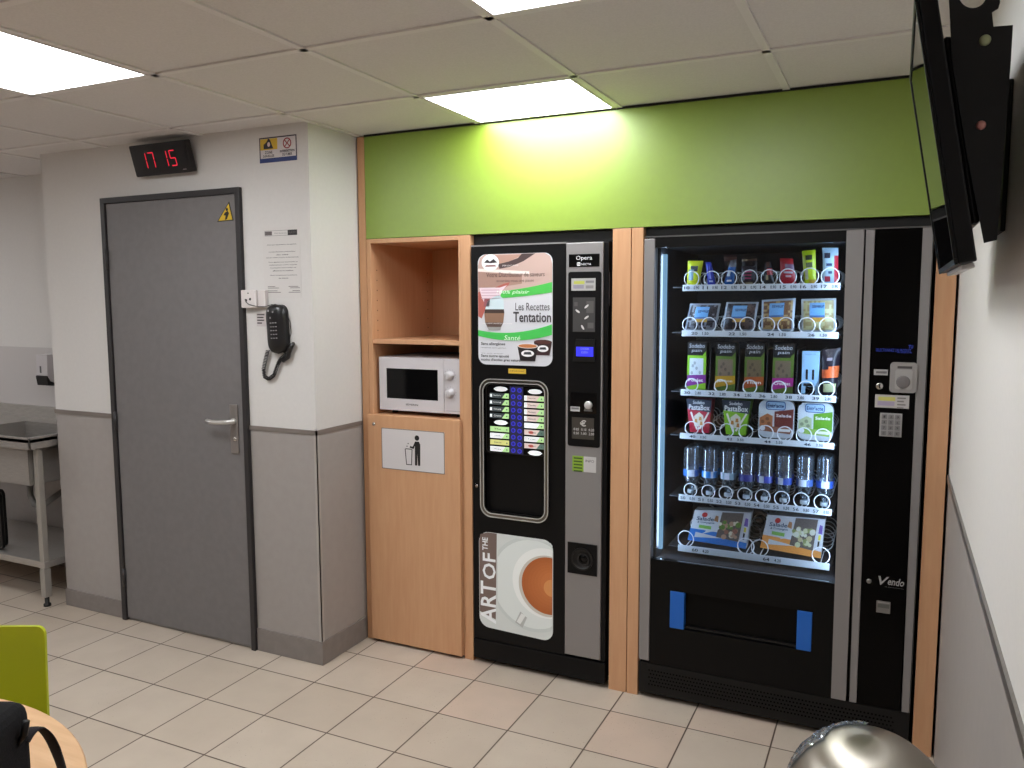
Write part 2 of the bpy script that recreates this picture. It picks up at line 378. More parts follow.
g.flat([(cx+.000, cz-.065), (cx+.011, cz-.065), (cx+.013, cz-.012), (cx+.016, cz-.065), (cx+.027, cz-.065), (cx+.029, cz+.030), (cx+.022, cz+.042), (cx+.002, cz+.042), (cx-.010, cz+.018), (cx-.024, cz+.020), (cx-.026, cz+.012), (cx-.006, cz+.008), (cx+.001, cz+.022)], y-.0006, K)
for p, q in (((-.050, .006), (-.044, -.064)), ((-.044, -.064), (-.018, -.064)), ((-.018, -.064), (-.014, .006)), ((-.014, .006), (-.050, .006))):
    g.flat([(cx+p[0]-.0018, cz+p[1]-.0018), (cx+q[0]+.0018, cz+q[1]-.0018), (cx+q[0]+.0018, cz+q[1]+.0018), (cx+p[0]-.0018, cz+p[1]+.0018)] if p[1] == q[1] else [(cx+p[0]-.002, cz+p[1]), (cx+p[0]+.002, cz+p[1]), (cx+q[0]+.002, cz+q[1]), (cx+q[0]-.002, cz+q[1])], y-.0006, K)
for q in ((-.040, .018), (-.034, .030)): g.flat(ell(cx+q[0], cz+q[1], .003, n=8), y-.0006, K)
g.build('bin_sign', dr, label='white plate with a litter pictogram')

# microwave
MW = M((208, 203, 207), .35, name='microwave_white'); my = .018
mw = thing('microwave_oven', (.30, .2, 1.0645), 'white microwave oven with two dials standing in the beech cabinet', 'microwave')
mx0, mx1, mz0, mz1 = .0885, .5105, 1.084, 1.324
MB().box(mx0, mx1, my+.012, .42, mz0, mz1, MW, .004).build('body', mw)
for fx in (.13, .47):
    for fy in (.08, .38): MB().lathe([(.014, 0), (.012, .019)], (fx, fy, 1.0645), BLACKM, 12).build('foot', mw)
x0, x1, z0, z1 = FR(386, 368, 438, 401, my)
dx1 = F(444, 385, my)[0]
g = MB(); g.ring([(mx0+.001, mz0+.001), (dx1-.001, mz0+.001), (dx1-.001, mz1-.001), (mx0+.001, mz1-.001)], [(x0, z0), (x1, z0), (x1, z1), (x0, z1)], my, my+.012, MW)
g.text('SEVERIN', (x0+x1)/2-.032, (x0+x1)/2+.032, mz0+.026, mz0+.034, my-.0005, M((60, 56, 58), .5), True)
mdr = g.build('door', mw)
g = MB(); g.box(x0-.001, x1+.001, my+.004, my+.011, z0-.001, z1+.001, GLOSSB); g.build('window', mdr, label='dark door window')
g = MB(); g.box(dx1+.001, mx1-.001, my, my+.012, mz0+.001, mz1-.001, MW)
kc = [F(450, 375.7, my), F(450.5, 393.3, my)]
for kx, kz in kc:
    for i in range(11):
        a = PI*1.25-i*PI*.15; g.flat(ell(kx+.028*math.cos(a), kz+.028*math.sin(a), .0013, n=6), my-.0004, M((110, 106, 108), .5))
g.rect(dx1+.008, mx1-.006, mz0+.012, mz0+.0135, my-.0004, M((150, 146, 148), .5))
g.build('control_panel', mw)
for kx, kz in kc:
    g = MB(); g.lathe([(.0205, 0), (.0205, .006), (.0165, .008), (.0155, .024), (.013, .026)], (kx, my, kz), M((190, 186, 188), .3), 24, 1); g.box(kx-.002, kx+.002, my-.028, my-.02, kz-.014, kz+.014, MW); g.build('dial', mw)

# ------------------------------------------------------------------ coffee machine
cof = thing('coffee_machine', (.88, .35, 0), 'black coffee vending machine with cup poster, lit selection panel and silver payment column', 'vending machine')
CB = M((15, 14, 15), .36, spec=.18, name='coffee_black')
g = MB(); g.box(.5755, 1.181, .03, .72, .04, 1.80, CB, .003); g.box(.58, 1.178, .012, .03, .11, 1.80, CB)
for x in (.62, 1.13):
    for yy in (.07, .66): g.lathe([(.02, 0), (.02, .012), (.008, .014), (.008, .041)], (x, yy, 0), BLACKM, 12)
g.build('body', cof)
MB().box(.5775, 1.180, -.012, .03, .022, .108, CB, .003).build('plinth', cof)
kx0, kx1, kz0, kz1 = .632, .922, .672, 1.238          # key and delivery bay opening
g = MB(); po = [(.580, .112), (1.002, .112), (1.002, 1.800), (.580, 1.800)]
def rects_hole(mb, X0, X1, Z0, Z1, h, y0, y1, mat):    # panel with a rectangular hole
    a0, a1, b0, b1 = h
    for q in ((X0, a0, Z0, Z1), (a1, X1, Z0, Z1), (a0, a1, Z0, b0), (a0, a1, b1, Z1)): mb.box(q[0], q[1], y0, y1, q[2], q[3], mat)
rects_hole(g, .580, 1.002, .112, 1.800, (kx0, kx1, kz0, kz1), -.010, .012, CB)
g.box(.5795, 1.003, -.0115, .012, 1.795, 1.801, M((150, 146, 146), .3, .6))
cdoor = g.build('door', cof)
lx, lz = F(477, 486, -.01); MB().lathe([(.007, 0), (.007, .003), (.004, .004)], (lx, -.0105, lz), CHROME, 12, 1).build('door_lock', cdoor)
x0, x1, z0, z1 = FR(508.5, 368.5, 526, 374, -.01); g = MB(); g.box(x0, x1, -.0112, -.0102, z0, z1, M((222, 182, 62), .5)); g.text('IMPORTANT', x0+.006, x1-.006, z0+.008, z1-.007, -.0116, M((90, 70, 30), .5)); g.build('yellow_sticker', cdoor)
g = MB(); CHD = M((120, 117, 112), .18, .9); CHL = M((205, 203, 200), .25, .5)  # chrome reflections put into the colours: dark band with bright rims
g.ring(rrect(kx0-.012, kx1+.012, kz0-.012, kz1+.012, .050, 6), rrect(kx0+.006, kx1-.006, kz0+.006, kz1-.006, .036, 6), -.020, -.0102, CHD)
g.ring(rrect(kx0-.012, kx1+.012, kz0-.012, kz1+.012, .050, 6), rrect(kx0-.008, kx1+.008, kz0-.008, kz1+.008, .047, 6), -.023, -.0201, CHL)
g.ring(rrect(kx0+.002, kx1-.002, kz0+.002, kz1-.002, .039, 6), rrect(kx0+.006, kx1-.006, kz0+.006, kz1-.006, .036, 6), -.022, -.0201, CHL); g.build('chrome_surround', cdoor, label='shiny chrome surround')
# bay interior
g = MB(); kz = .930
g.box(kx0, kx1, .075, .08, kz0, kz, GLOSSB); g.box(kx0, kx0+.004, -.009, .075, kz0, kz, GLOSSB); g.box(kx1-.004, kx1, -.009, .075, kz0, kz, GLOSSB); g.box(kx0+.004, kx1-.004, -.008, .075, kz0, kz0+.012, GLOSSB)
g.box(kx0+.03, kx1-.03, .06, .075, kz0+.05, kz-.06, GLOSSB, .003); g.box(kx0+.1, kx0+.19, .03, .06, kz-.05, kz-.004, GLOSSB, .004)
for q in (.165, .19): g.box(kx0+q, kx0+q+.008, .058, .0602, kz0+.064, kz0+.069, M((170, 165, 160), .4))
g.build('delivery_bay', cof, label='dark cup delivery recess')
# selection panel
sp = MB(); sp.box(kx0, kx1, -.006, .012, kz+.001, kz1, GLOSSB); sp.ring(rrect(kx0+.010, kx1-.010, kz+.004, kz1-.012, .02), rrect(kx0+.014, kx1-.014, kz+.008, kz1-.016, .018), -.0075, -.006, BLACK)
sel = sp.build('selection_panel', cof)
def lit(c, e=.42): return M(c, .5, 0, e)
Y = -.0075
def KP(px, py): return F(480+px/8.533, 370+py/8.533, Y)
bx = [KP(293, 170), KP(347, 173), KP(276, 686), KP(329, 690)]
sheet_ = MB(); q0, q1, q2, q3 = KP(266, 140), KP(374, 145), KP(357, 715), KP(250, 712)
cxk = [(bx[0][0]+bx[2][0])/2, (bx[1][0]+bx[3][0])/2]
sheet_.box(cxk[0]-.016, cxk[1]+.016, -.0075, -.0062, q3[1], q0[1], emis('key_strip_blue', (20, 18, 95), .3)); sheet_.build('key_strip', sel, label='dark blue strip behind the keys')
rowsz = [bx[0][1]+(bx[2][1]-bx[0][1])*i/9 for i in range(10)]
for i in range(10):
    for k in range(2):
        b = MB(); c = (cxk[k], rowsz[i]-.001*k); b.ring(ell(*c, .0095, n=16), ell(*c, .0068, n=16), -.0095, -.0076, BLUEL); b.prism(ell(*c, .0068, n=12), -.0088, -.0076, M((30, 28, 120), .4, 0, .3)); b.build('key', sel)
lw = .088; L0 = cxk[0]-.020-lw; R0 = cxk[1]+.021
WL = lit((236, 240, 242)); GL = lit((176, 216, 150)); DK = lit((52, 62, 66), .2); RD = lit((196, 92, 84), .3); PK = lit((214, 196, 190), .35); YL = lit((206, 206, 130), .4)
left = ['o', 'd', 'd', 'd', 'd', 'o', 'g', 'w', 'y', 'w']; right = ['o', 'p', 'p', 'p', 'p', 'w', 'r', 'w2', 'r', 'o']
names_l = ['', 'Expresso', 'Long', 'Noisette', 'Creme', '', 'The', 'Vanille', 'Citron', 'Menthe']; names_r = ['', 'Cappuccino', 'Chocolat', 'Mocaccino', 'Viennois', '', 'Tomate', 'Poulet', 'Legumes', '']
for side, lst, X, nm in ((0, left, L0, names_l), (1, right, R0, names_r)):
    for i, kd in enumerate(lst):
        zc = rowsz[i]-.0015*side-(.002 if side else -.001); b = MB(); h = .0105
        if kd == 'o':
            xx = X+lw/2+(.004 if side else .006); b.prism([(xx+.031*math.cos(a)*(1+.06*math.cos(8*a)), zc+.010*math.sin(a)) for a in [2*PI*j/28 for j in range(28)]], -.0078, -.0062, WL)
            b.rect(xx-.010, xx+.010, zc-.001, zc+.001, -.0080, PK)
        else:
            b.box(X, X+lw, -.0076, -.0062, zc-h, zc+h, {'d': DK, 'g': GL, 'w': WL, 'w2': WL, 'y': YL, 'p': PK, 'r': PK}[kd])
            if kd in ('d', 'w', 'p', 'w2', 'r'): b.flat([(X+lw*.62, zc-h), (X+lw, zc-h), (X+lw, zc+h), (X+lw*.80, zc+h)], -.0079, GL if kd not in ('r',) else lit((90, 116, 106), .25))
            if kd == 'd': b.rect(X, X+.010, zc-h*.6, zc+h*.6, -.0081, WL)
            if kd == 'r': b.flat(ell(X+lw*.35, zc, .012, .006, 12), -.0081, RD)
            if kd == 'p': b.rect(X, X+.012, zc-h, zc+h, -.0081, WL)
            b.flat(ell(X+lw-.010, zc-.001, .003, n=8), -.0082, lit((60, 90, 80), .2))
            if nm[i]: b.text(nm[i], X+.018, X+.052, zc-.003, zc+.004, -.0084, WL if kd == 'd' else M((60, 52, 50), .5))
        b.build('drink_label', sel)
# poster
x0, x1, z0, z1 = .612, .947, 1.308, 1.762; py = -.0125
P_ = lambda c: M(c, .35, 0, PGLOW*.6)  # print colours emit a little
ps = MB(); ps.prism(rrect(x0, x1, z0, z1, .036, 6), py, -.0102, P_((206, 206, 212)))
def PP(u, v): return x0+(x1-x0)*u, z0+(z1-z0)*v
def pflat(pts, lay, c): ps.flat([PP(*p) for p in pts], py-.0003*lay, P_(c))
def band(top, bot, lay, c, u0=.004, u1=.996, n=16):
    U = [u0+(u1-u0)*i/n for i in range(n+1)]; pflat([(u, bot(u)) for u in U]+[(u, top(u)) for u in reversed(U)], lay, c)
pflat([PPt for PPt in [(.10, .998), (.03, .97), (.004, .90), (.004, .66), (.55, .655), (.996, .74), (.996, .90), (.97, .97), (.9, .998)]], 1, (192, 164, 155))
band(lambda u: .845-.06*u, lambda u: .70+.09*u*u, 2, (166, 132, 120), .004, .6)
band(lambda u: .875-.05*u, lambda u: .848-.05*u, 3, (232, 218, 212), .004, .7)
pflat([(.20, .99), (.62, .99), (.40, .92), (.28, .91)], 2, (176, 138, 124))
pflat([(.78, .997), (.62, .93), (.45, .885), (.30, .868), (.28, .91), (.42, .93), (.55, .96), (.60, .997)], 3, (74, 58, 58))
ps.flat(ell(*PP(.175, .925), .040, .034, 24), py-.0012, P_((236, 234, 236)))
pflat([(.09, .925), (.13, .955), (.17, .935), (.22, .958), (.27, .925), (.18, .920)], 5, (52, 46, 50)); pflat([(.10, .890), (.26, .890), (.24, .902), (.12, .902)], 5, (120, 40, 44))
def ptext(s, u0, u1, v0, v1, c, bold=False, shear=0, lay=6):
    a, b = PP(u0, v0), PP(u1, v1); ps.text(s, a[0], b[0], a[1], b[1], py-.0003*lay, P_(c), bold, shear)
ptext('Votre Distributeur de saveurs', .12, .90, .795, .835, (70, 54, 52)); ptext('accordez-vous une pause', .26, .76, .742, .775, (90, 72, 70))
ptext('PROCAFE', .34, .56, .888, .902, (220, 210, 206), False, .2)
band(lambda u: .660+.085*u*u, lambda u: .600+.055*u*u, 4, (76, 186, 80), .20)
ptext('100% plaisir', .26, .70, .635, .675, (232, 246, 232), False, .25)
# left hand with the drink glass
pflat([(.004, .66), (.004, .44), (.05, .42), (.10, .50), (.30, .66), (.42, .72), (.44, .745), (.36, .735), (.20, .69)], 3, (176, 96, 86))
pflat([(.02, .70), (.30, .70), (.40, .72), (.33, .665), (.28, .56), (.22, .54), (.10, .55), (.05, .62)], 5, (226, 206, 214))
for i in range(4): pflat([(.05, .60+.025*i), (.30, .60+.025*i), (.30, .607+.025*i), (.05, .607+.025*i)], 6, (196, 160, 176))
pflat([(.08, .53), (.16, .53), (.17, .60), (.09, .60)], 6, (150, 90, 96))
pflat([(.10, .50), (.36, .50), (.355, .60), (.29, .635), (.20, .61), (.13, .575)], 6, (200, 216, 222))
pflat([(.09, .47), (.365, .47), (.36, .505), (.10, .505)], 7, (66, 52, 48)); pflat([(.10, .385), (.35, .385), (.365, .47), (.09, .47)], 7, (140, 108, 88)); pflat([(.13, .345), (.32, .345), (.35, .385), (.10, .385)], 7, (92, 74, 68)); pflat([(.15, .315), (.31, .315), (.32, .345), (.13, .345)], 7, (150, 150, 148))
ptext('UNE LARGE GAMME DE BOISSONS', .06, .47, .372, .382, (230, 226, 226), lay=8)
ptext('Les Recettes', .515, .965, .495, .563, (66, 62, 66)); ptext('Tentation', .485, .985, .390, .482, (60, 56, 60), True)
band(lambda u: .315-.13*u*(1-u)+.06*u*u, lambda u: .262-.17*u*(1-u)+.02*u*u, 8, (70, 186, 84))
ptext('Santé', .36, .58, .228, .270, (226, 244, 228), False, .2, 9)
ptext('Sans allergènes', .04, .375, .172, .205, (44, 42, 46), True); ptext('recettes sans gluten', .04, .385, .148, .160, (70, 68, 72))
ptext('et en plus', .04, .34, .098, .108, (110, 108, 112)); ptext('Sans sucre ajouté', .04, .425, .062, .093, (44, 42, 46), True); ptext('moins d\'acides gras saturés', .04, .60, .028, .058, (44, 42, 46), True)
for (u, v, s, body, top) in ((.88, .135, .95, (60, 40, 42), (84, 50, 46)), (.68, .085, 1.1, (34, 28, 30), (196, 124, 76))):
    w = .125*s; h = .085*s
    pflat([(u-w*.72, v-h*.45), (u+w*.72, v-h*.45), (u+w, v+h), (u-w, v+h)], 9 if s < 1 else 12, body)
    L = 10 if s < 1 else 13
    ps.flat([PP(u+w*math.cos(a), v+h+.022*math.sin(a)) for a in [2*PI*i/20 for i in range(20)]], py-.0003*L, P_((226, 222, 220) if s > 1 else body)); ps.flat([PP(u+w*.9*math.cos(a), v+h+.017*math.sin(a)) for a in [2*PI*i/20 for i in range(20)]], py-.0003*(L+1), P_(top))
    ps.flat([PP(u+w*.62*math.cos(a), v+h*.28+.030*math.sin(a)) for a in [2*PI*i/20 for i in range(20)]], py-.0003*(L+1), P_((236, 234, 236)))
    pflat([(u-w*.4, v+h*.18), (u+w*.4, v+h*.18), (u+w*.3, v+h*.45), (u-w*.3, v+h*.42)], L+2, (60, 60, 66))
pflat([(.59, .035), (.77, .035), (.79, .05), (.57, .05)], 9, (176, 176, 182))
ps.build('drinks_poster', cdoor, label='pale poster of coffee recipes with green bands')
# cup picture
x0, x1, z0, z1 = .608, .9515, .158, .590; ps = MB(); py = -.0125
ol = rrect(x0, x1, z0, z1, .045, 6)
# the lower edge dips towards the right-hand corner
ol = [(p[0], p[1]+(.012*(1-(p[0]-x0)/(x1-x0)) if p[1] < (z0+z1)/2 else 0)) for p in ol]
ps.prism(ol, py, -.0102, P_((206, 210, 208)))
pflat([(.02, .97), (.005, .90), (.005, .18), (.23, .12), (.25, .998), (.12, .998)], 1, (112, 94, 88))
def disc(cu, cv, r, c, lay, clip=1., n=48):
    X, Z = PP(cu, cv); pts = []
    for i in range(n):
        a = 2*PI*i/n; pts.append((min(x1-.002, max(x0+.09, X+r*math.cos(a))), min(z1-.010, max(z0+.014, Z+r*math.sin(a)))))
    ps.flat(pts, py-.0003*lay, P_(c))
disc(.74, .54, .205, (198, 204, 202), 2); disc(.74, .54, .190, (216, 221, 219), 3); disc(.90, .57, .150, (230, 232, 230), 4); disc(.93, .545, .131, (196, 190, 180), 5)
for k in range(7): disc(.945+.008*k, .55+.004*k, .122-.012*k, tuple(int(a+(b-a)*k/6) for a, b in zip((168, 92, 46), (190, 112, 62))), 6+k)
disc(.99, .535, .036, (206, 140, 84), 14)
pflat([(.50, .13), (.60, .09), (.66, .20), (.57, .25)], 6, (176, 178, 176)); pflat([(.52, .14), (.57, .12), (.64, .215), (.585, .235)], 7, (222, 224, 222))
def vtext(s, u0, u1, v0, v1, lay=6):
    a, b = PP(u0, v0), PP(u1, v1); ps.text(s, a[0], b[0], a[1], b[1], py-.0003*lay, P_((232, 234, 236)), True, 0, True)
vtext('ART', .02, .235, .075, .50); vtext('OF', .05, .235, .525, .79); vtext('THE', .05, .125, .815, .945)
ps.build('cup_picture', cdoor, label='picture of an espresso cup beside the words THE ART OF')
# payment column
g = MB(); g.box(1.004, 1.158, -.012, .012, .118, 1.797, SILVER, .003); g.box(1.158, 1.178, -.004, .012, .11, 1.797, CB, .002); pay = g.build('payment_column', cof, label='silver payment column')
yb = -.0122
x0, x1, z0, z1 = FR(569, 254.5, 599.5, 266.5, yb); g = MB(); g.box(x0, x1, yb-.001, yb+.0005, z0, z1, GLOSSB); PW = M((225, 224, 226), .5)
g.text('Opera', x0+.030, x1-.030, z0+.022, z1-.006, yb-.0015, PW); g.prism(rrect(x0+.034, x0+.048, z0+.004, z0+.018, .003), yb-.0016, yb-.001, PW); g.text('N', x0+.037, x0+.045, z0+.007, z0+.015, yb-.0019, GLOSSB, True); g.text('NECTA', x0+.052, x1-.034, z0+.006, z0+.014, yb-.0015, PW); g.build('name_plate', pay, label='black plate reading Opera')
x0, x1, z0, z1 = FR(568.5, 272, 600, 448, yb); g = MB(); g.prism(rrect(x0, x1, z0, z1, .010), yb-.002, yb+.0005, CB); inl = g.build('inlay_panel', pay, label='black inlay of the payment column')
yi = yb-.0022
x0, x1, z0, z1 = FR(571.5, 278.5, 595.5, 290.5, yi); g = MB(); g.box(x0, x1, yi-.001, yi, z0, z1, M((176, 174, 172), .45)); g.rect(x0+.010, x0+.055, z1-.022, z1-.010, yi-.0013, M((186, 190, 90), .5)); g.rect(x0+.060, x1-.006, z1-.018, z1-.009, yi-.0013, M((130, 126, 130), .5)); g.rect(x0+.008, x0+.052, z0+.008, z0+.022, yi-.0013, M((146, 140, 156), .5)); g.rect(x0+.060, x1-.008, z0+.008, z0+.020, yi-.0013, M((140, 136, 136), .5)); g.build('info_label', inl)
x0, x1, z0, z1 = FR(573, 297.5, 595, 332, yi); g = MB(); g.box(x0, x1, yi-.001, yi, z0, z1, M((62, 60, 60), .5)); W2 = M((210, 208, 206), .4)
for cu, cv, an in ((.62, .74, .7), (.22, .60, -.6), (.62, .42, .6), (.45, .13, -1.)):
    X = x0+(x1-x0)*cu; Z = z0+(z1-z0)*cv; g.flat([(X+.011*math.cos(t)*math.cos(an)-.004*math.sin(t)*math.sin(an), Z+.011*math.cos(t)*math.sin(an)+.004*math.sin(t)*math.cos(an)) for t in [2*PI*i/12 for i in range(12)]], yi-.0014, W2)
g.rect(x0+.006, x0+.020, z1-.034, z1-.018, yi-.0013, M((86, 84, 82), .5)); g.rect(x1-.036, x1-.006, z0+.074, z0+.12, yi-.0013, M((88, 86, 84), .5)); g.rect(x0+.062, x1-.006, z0+.014, z0+.036, yi-.0013, M((92, 90, 88), .5)); g.build('instruction_label', inl)
x0, x1, z0, z1 = FR(574, 339, 595.5, 362, yi); g = MB(); g.prism([(x0-.004, z0), (x1, z0), (x1-.002, z1), (x0+.010, z1)], yi-.006, yi, BLACK); dsp = g.build('display_housing', inl)
x0, x1, z0, z1 = FR(576.3, 346.7, 593.3, 356.7, yi-.006); g = MB(); g.box(x0, x1, yi-.0075, yi-.0061, z0, z1, LCD); g.text('CHOISIR', x0+.018, x1-.018, z0+.026, z0+.034, yi-.0079, LCDT); g.text('BOISSON', x0+.022, x1-.022, z0+.012, z0+.020, yi-.0079, LCDT); g.build('lcd_screen', dsp, label='lit blue display')
# coin slot, return button, euro label
x0, x1, z0, z1 = FR(570.5, 392, 596.5, 414, yi); g = MB(); g.box(x0, x1, yi-.0015, yi, z0, z1, GLOSSB, .0005); X, Z = F(588.8, 405, yi)
g.build('coin_unit', inl)
g = MB(); g.lathe([(.016, 0), (.016, .008), (.013, .011)], (X, yi-.001, Z), M((205, 202, 200), .3, .3), 18, 1); g.prism([(X-.018, Z-.024), (X+.016, Z-.024), (X+.012, Z-.006), (X-.012, Z-.006)], yi-.008, yi-.0015, M((120, 118, 118), .35, .5)); g.build('coin_return_button', inl, label='pale coin return knob')
x0, x1, z0, z1 = FR(570.7, 406.3, 580, 411.5, yi); g = MB(); g.box(x0, x1, yi-.0026, yi-.0016, z0, z1, M((190, 188, 188), .5)); g.rect(x0+.004, x1-.004, z0+.008, z0+.016, yi-.0029, M((120, 118, 120), .5)); g.build('small_label', inl)
x0, x1, z0, z1 = FR(572, 417, 594, 440, yi); g = MB(); g.box(x0, x1, yi-.0014, yi, z0, z1, M((58, 52, 46), .5)); g.text('€', (x0+x1)/2-.012, (x0+x1)/2+.014, z0+.052, z1-.010, yi-.0018, W2, True)
for i in range(3):
    for k in range(2): g.text(('0.05', '0.10', '0.20', '0.50', '1.00', '2.00')[i+3*k], x0+.008+.032*i, x0+.030+.032*i, z0+.034-.016*k, z0+.044-.016*k, yi-.0018, W2)
g.build('coin_label', inl, label='label with a euro sign and coin values')
x0, x1, z0, z1 = FR(572.5, 455.5, 596, 473, yb); xm = x0+(x1-x0)*.48; g = MB(); g.box(x0, xm, yb-.001, yb+.0004, z0, z1, M((140, 176, 56), .5)); g.box(xm, x1, yb-.001, yb+.0004, z0, z1, M((196, 192, 192), .5))
for i in range(5): g.rect(x0+.006, xm-.006, z1-.012-.013*i, z1-.006-.013*i, yb-.0014, M((66, 92, 34), .5))
g.text('INFO', xm+.008, x1-.008, z1-.022, z1-.012, yb-.0014, M((70, 66, 68), .5)); g.build('info_sticker', pay, label='half green half white sticker')
x0, x1, z0, z1 = FR(568, 541.5, 597, 576.5, yb); g = MB(); X, Z = (x0+x1)/2, (z0+z1)/2
n = 24; g.ring([(min(x1, max(x0, X+.12*math.cos(2*PI*i/n))), min(z1, max(z0, Z+.12*math.sin(2*PI*i/n)))) for i in range(n)], ell(X, Z, .044, n=n), yb-.004, yb+.0005, CB)
g.ring(ell(X, Z, .047, n=n), ell(X, Z, .040, n=n), yb-.009, yb-.004, BLACK)
g.lathe([(.041, .0085), (.036, .004), (.024, .0015), (.001, .001)], (X, yb, Z), BLACK, n, 1, caps=False); g.ring(ell(X+.004, Z-.002, .026, n=n), ell(X+.004, Z-.002, .021, n=n), yb-.006, yb-.001, M((34, 32, 32), .3)); g.lathe([(.020, .0), (.019, .004)], (X+.006, yb, Z+.004), GLOSSB, 16, 1)
g.build('coin_cup', pay, label='black round coin return cup')
MB().box(1.1775, 1.180, .0, .012, 1.55, 1.68, M((90, 86, 88), .4, .5)).build('side_hinge', cof)

# ------------------------------------------------------------------ snack machine
sn = thing('snack_machine', (1.80, .40, 0), 'large black snack vending machine with lit glass front and keypad column', 'vending machine')
SB = M((13, 12, 12), .4, spec=.15, name='snack_black')
IX0, IX1, IZ0, IZ1 = 1.372, 2.031, .56, 1.775
g = MB(); g.box(1.3195, IX0-.006, .03, .80, .03, 1.810, SB, .002); g.box(IX1+.006, 2.287, .03, .80, .03, 1.810, SB, .002)
g.box(IX0-.006, IX1+.006, .03, .80, IZ1+.004, 1.810, SB); g.box(IX0-.006, IX1+.006, .03, .80, .03, IZ0-.004, SB); g.box(IX0-.006, IX1+.006, .67, .80, IZ0-.004, IZ1+.004, SB)
for x in (1.36, 2.24):
    for yy in (.08, .74): g.lathe([(.022, 0), (.022, .012), (.010, .014), (.010, .031)], (x, yy, 0), BLACKM, 12)
g.build('body', sn)
g = MB(); g.box(IX0-.005, IX0, .031, .665, IZ0, IZ1, CAVE); g.box(IX1, IX1+.005, .031, .665, IZ0, IZ1, CAVE); g.box(IX0, IX1, .66, .665, IZ0, IZ1, CAVE); g.box(IX0, IX1, .031, .66, IZ0-.003, IZ0+.002, CAVE); g.box(IX0, IX1, .031, .66, IZ1-.002, IZ1+.003, CAVE)
g.build('inner_lining', sn)
pl_ = MB(); pl_.box(1.3205, 2.286, -.008, .03, .022, .146, M((27, 25, 24), .6, spec=.2), .002)
HOLE = M((3, 2, 2), .9, spec=0.)
for r in range(5):
    for k in range(72):
        x = 1.362+.0122*k+(.006 if r % 2 else 0); z = .060+.0145*r; pl_.rect(x-.0028, x+.0028, z-.0028, z+.0028, -.0084, HOLE)
pl_.build('plinth', sn, label='black perforated plinth')
GX0, GX1, GZ0, GZ1 = 1.362, 2.023, .572, 1.768
g = MB(); fy0, fy1 = -.010, .029; FX = 1.441, 1.959, .307, .455
rects_hole(g, GX0, 2.031, .150, GZ0, FX, fy0, fy1, SB)
sdoor = g.build('lower_panel', sn)
MB().box(GX0, GX1-.0005, fy0, fy1, GZ1, 1.806, SB).build('door_header', sn)
MB().box(1.3205, 2.285, fy0-.002, fy0+.016, 1.8065, 1.8105, M((120, 118, 118), .3, .7)).build('top_trim', sn)
MB().box(1.3205, GX0-.001, fy0-.004, fy1, .158, 1.801, SILVER, .002).build('left_strip', sdoor, label='grey vertical strip')
MB().prism([(2.0315, .150), (2.0805, .150), (2.0785, 1.805), (2.0235, 1.805)], fy0-.004, fy1, SILVER).build('centre_strip', sdoor, label='wide grey vertical strip right of the glass')
MB().box(GX0+.0005, GX1-.001, .000, .005, GZ0+.0005, GZ1-.0005, GLASS).build('glass_pane', sdoor)
g = MB(); g.box(FX[0]+.056, FX[1]-.052, .012, .02, FX[2], FX[3], M((11, 10, 10), .3, spec=.1)); g.box(FX[0]+.056, FX[1]-.052, .0, .012, FX[2]+.004, FX[2]+.012, BLACK); 
fl = g.build('delivery_flap', sdoor)
BLU = M((22, 98, 190), .45, name='blue_plastic')
for q in ((FX[0]+.0005, FX[0]+.0555), (FX[1]-.0515, FX[1]-.0005)): MB().box(q[0], q[1], fy0-.003, .02, FX[2]+.001, FX[3]-.001, BLU, .002).build('blue_flap_guard', sdoor)
g = MB(); g.prism([(2.092, .150), (2.115, .150), (2.1105, 1.805), (2.084, 1.805)], fy0-.003, fy1, SILVER); g.prism([(2.260, .150), (2.2825, .150), (2.2835, 1.805), (2.2535, 1.805)], fy0-.003, fy1, SILVER); g.box(2.2838, 2.2862, fy0, fy1, .150, 1.805, M((70, 67, 68), .4, .4))
g.build('control_strips', sn, label='two grey vertical strips of the keypad column')
ctl = MB().box(2.1155, 2.2535, fy0-.001, fy1, .150, 1.805, M((6, 5, 5), .22, spec=.1), .001).build('control_column', sn, label='glossy black keypad column')
yc = fy0-.0015
x0, x1, z0, z1 = FR(876, 348.5, 911, 351.5, yc); g = MB(); g.text('SELECTIONNEZ UN PRODUIT', x0, x1, z0-.002, z0+.008, yc-.0004, DISPB); a = FR(908.5, 345, 913, 348.5, yc); g.text('TU', *a, yc-.0004, DISPB, True); a = FR(897.5, 351.7, 912, 353.7, yc); g.text('BONJOUR', *a, yc-.0004, DISPB); g.build('display_text', ctl, label='blue display text')
x0, x1, z0, z1 = FR(890.5, 362, 916.3, 393, yc); g = MB(); g.prism(rrect(x0, x1, z0, z1, .012), yc-.012, yc, M((150, 146, 144), .4)); g.prism(rrect(x0+.016, x1-.014, z0+.012, z1-.024, .006), yc-.015, yc-.012, M((166, 162, 160), .4)); g.rect(x0+.022, x1-.016, z1-.020, z1-.012, yc-.0124, M((70, 66, 66), .5)); X, Z = (x0+x1)/2, z0+(z1-z0)*.36
g.lathe([(.0215, 0), (.0215, .002), (.018, .003)], (X, yc-.015, Z), M((112, 108, 108), .4), 20, 1); g.build('card_reader', ctl, label='grey card reader with round disc')
x0, x1, z0, z1 = FR(874, 369.2, 887.7, 375.4, yc); g = MB(); g.box(x0, x1, yc-.001, yc, z0, z1, M((176, 174, 174), .5)); g.rect(x0+.007, x1-.003, z0+.006, z1-.006, yc-.0014, M((110, 106, 108), .5)); g.build('coin_slot_label', ctl)
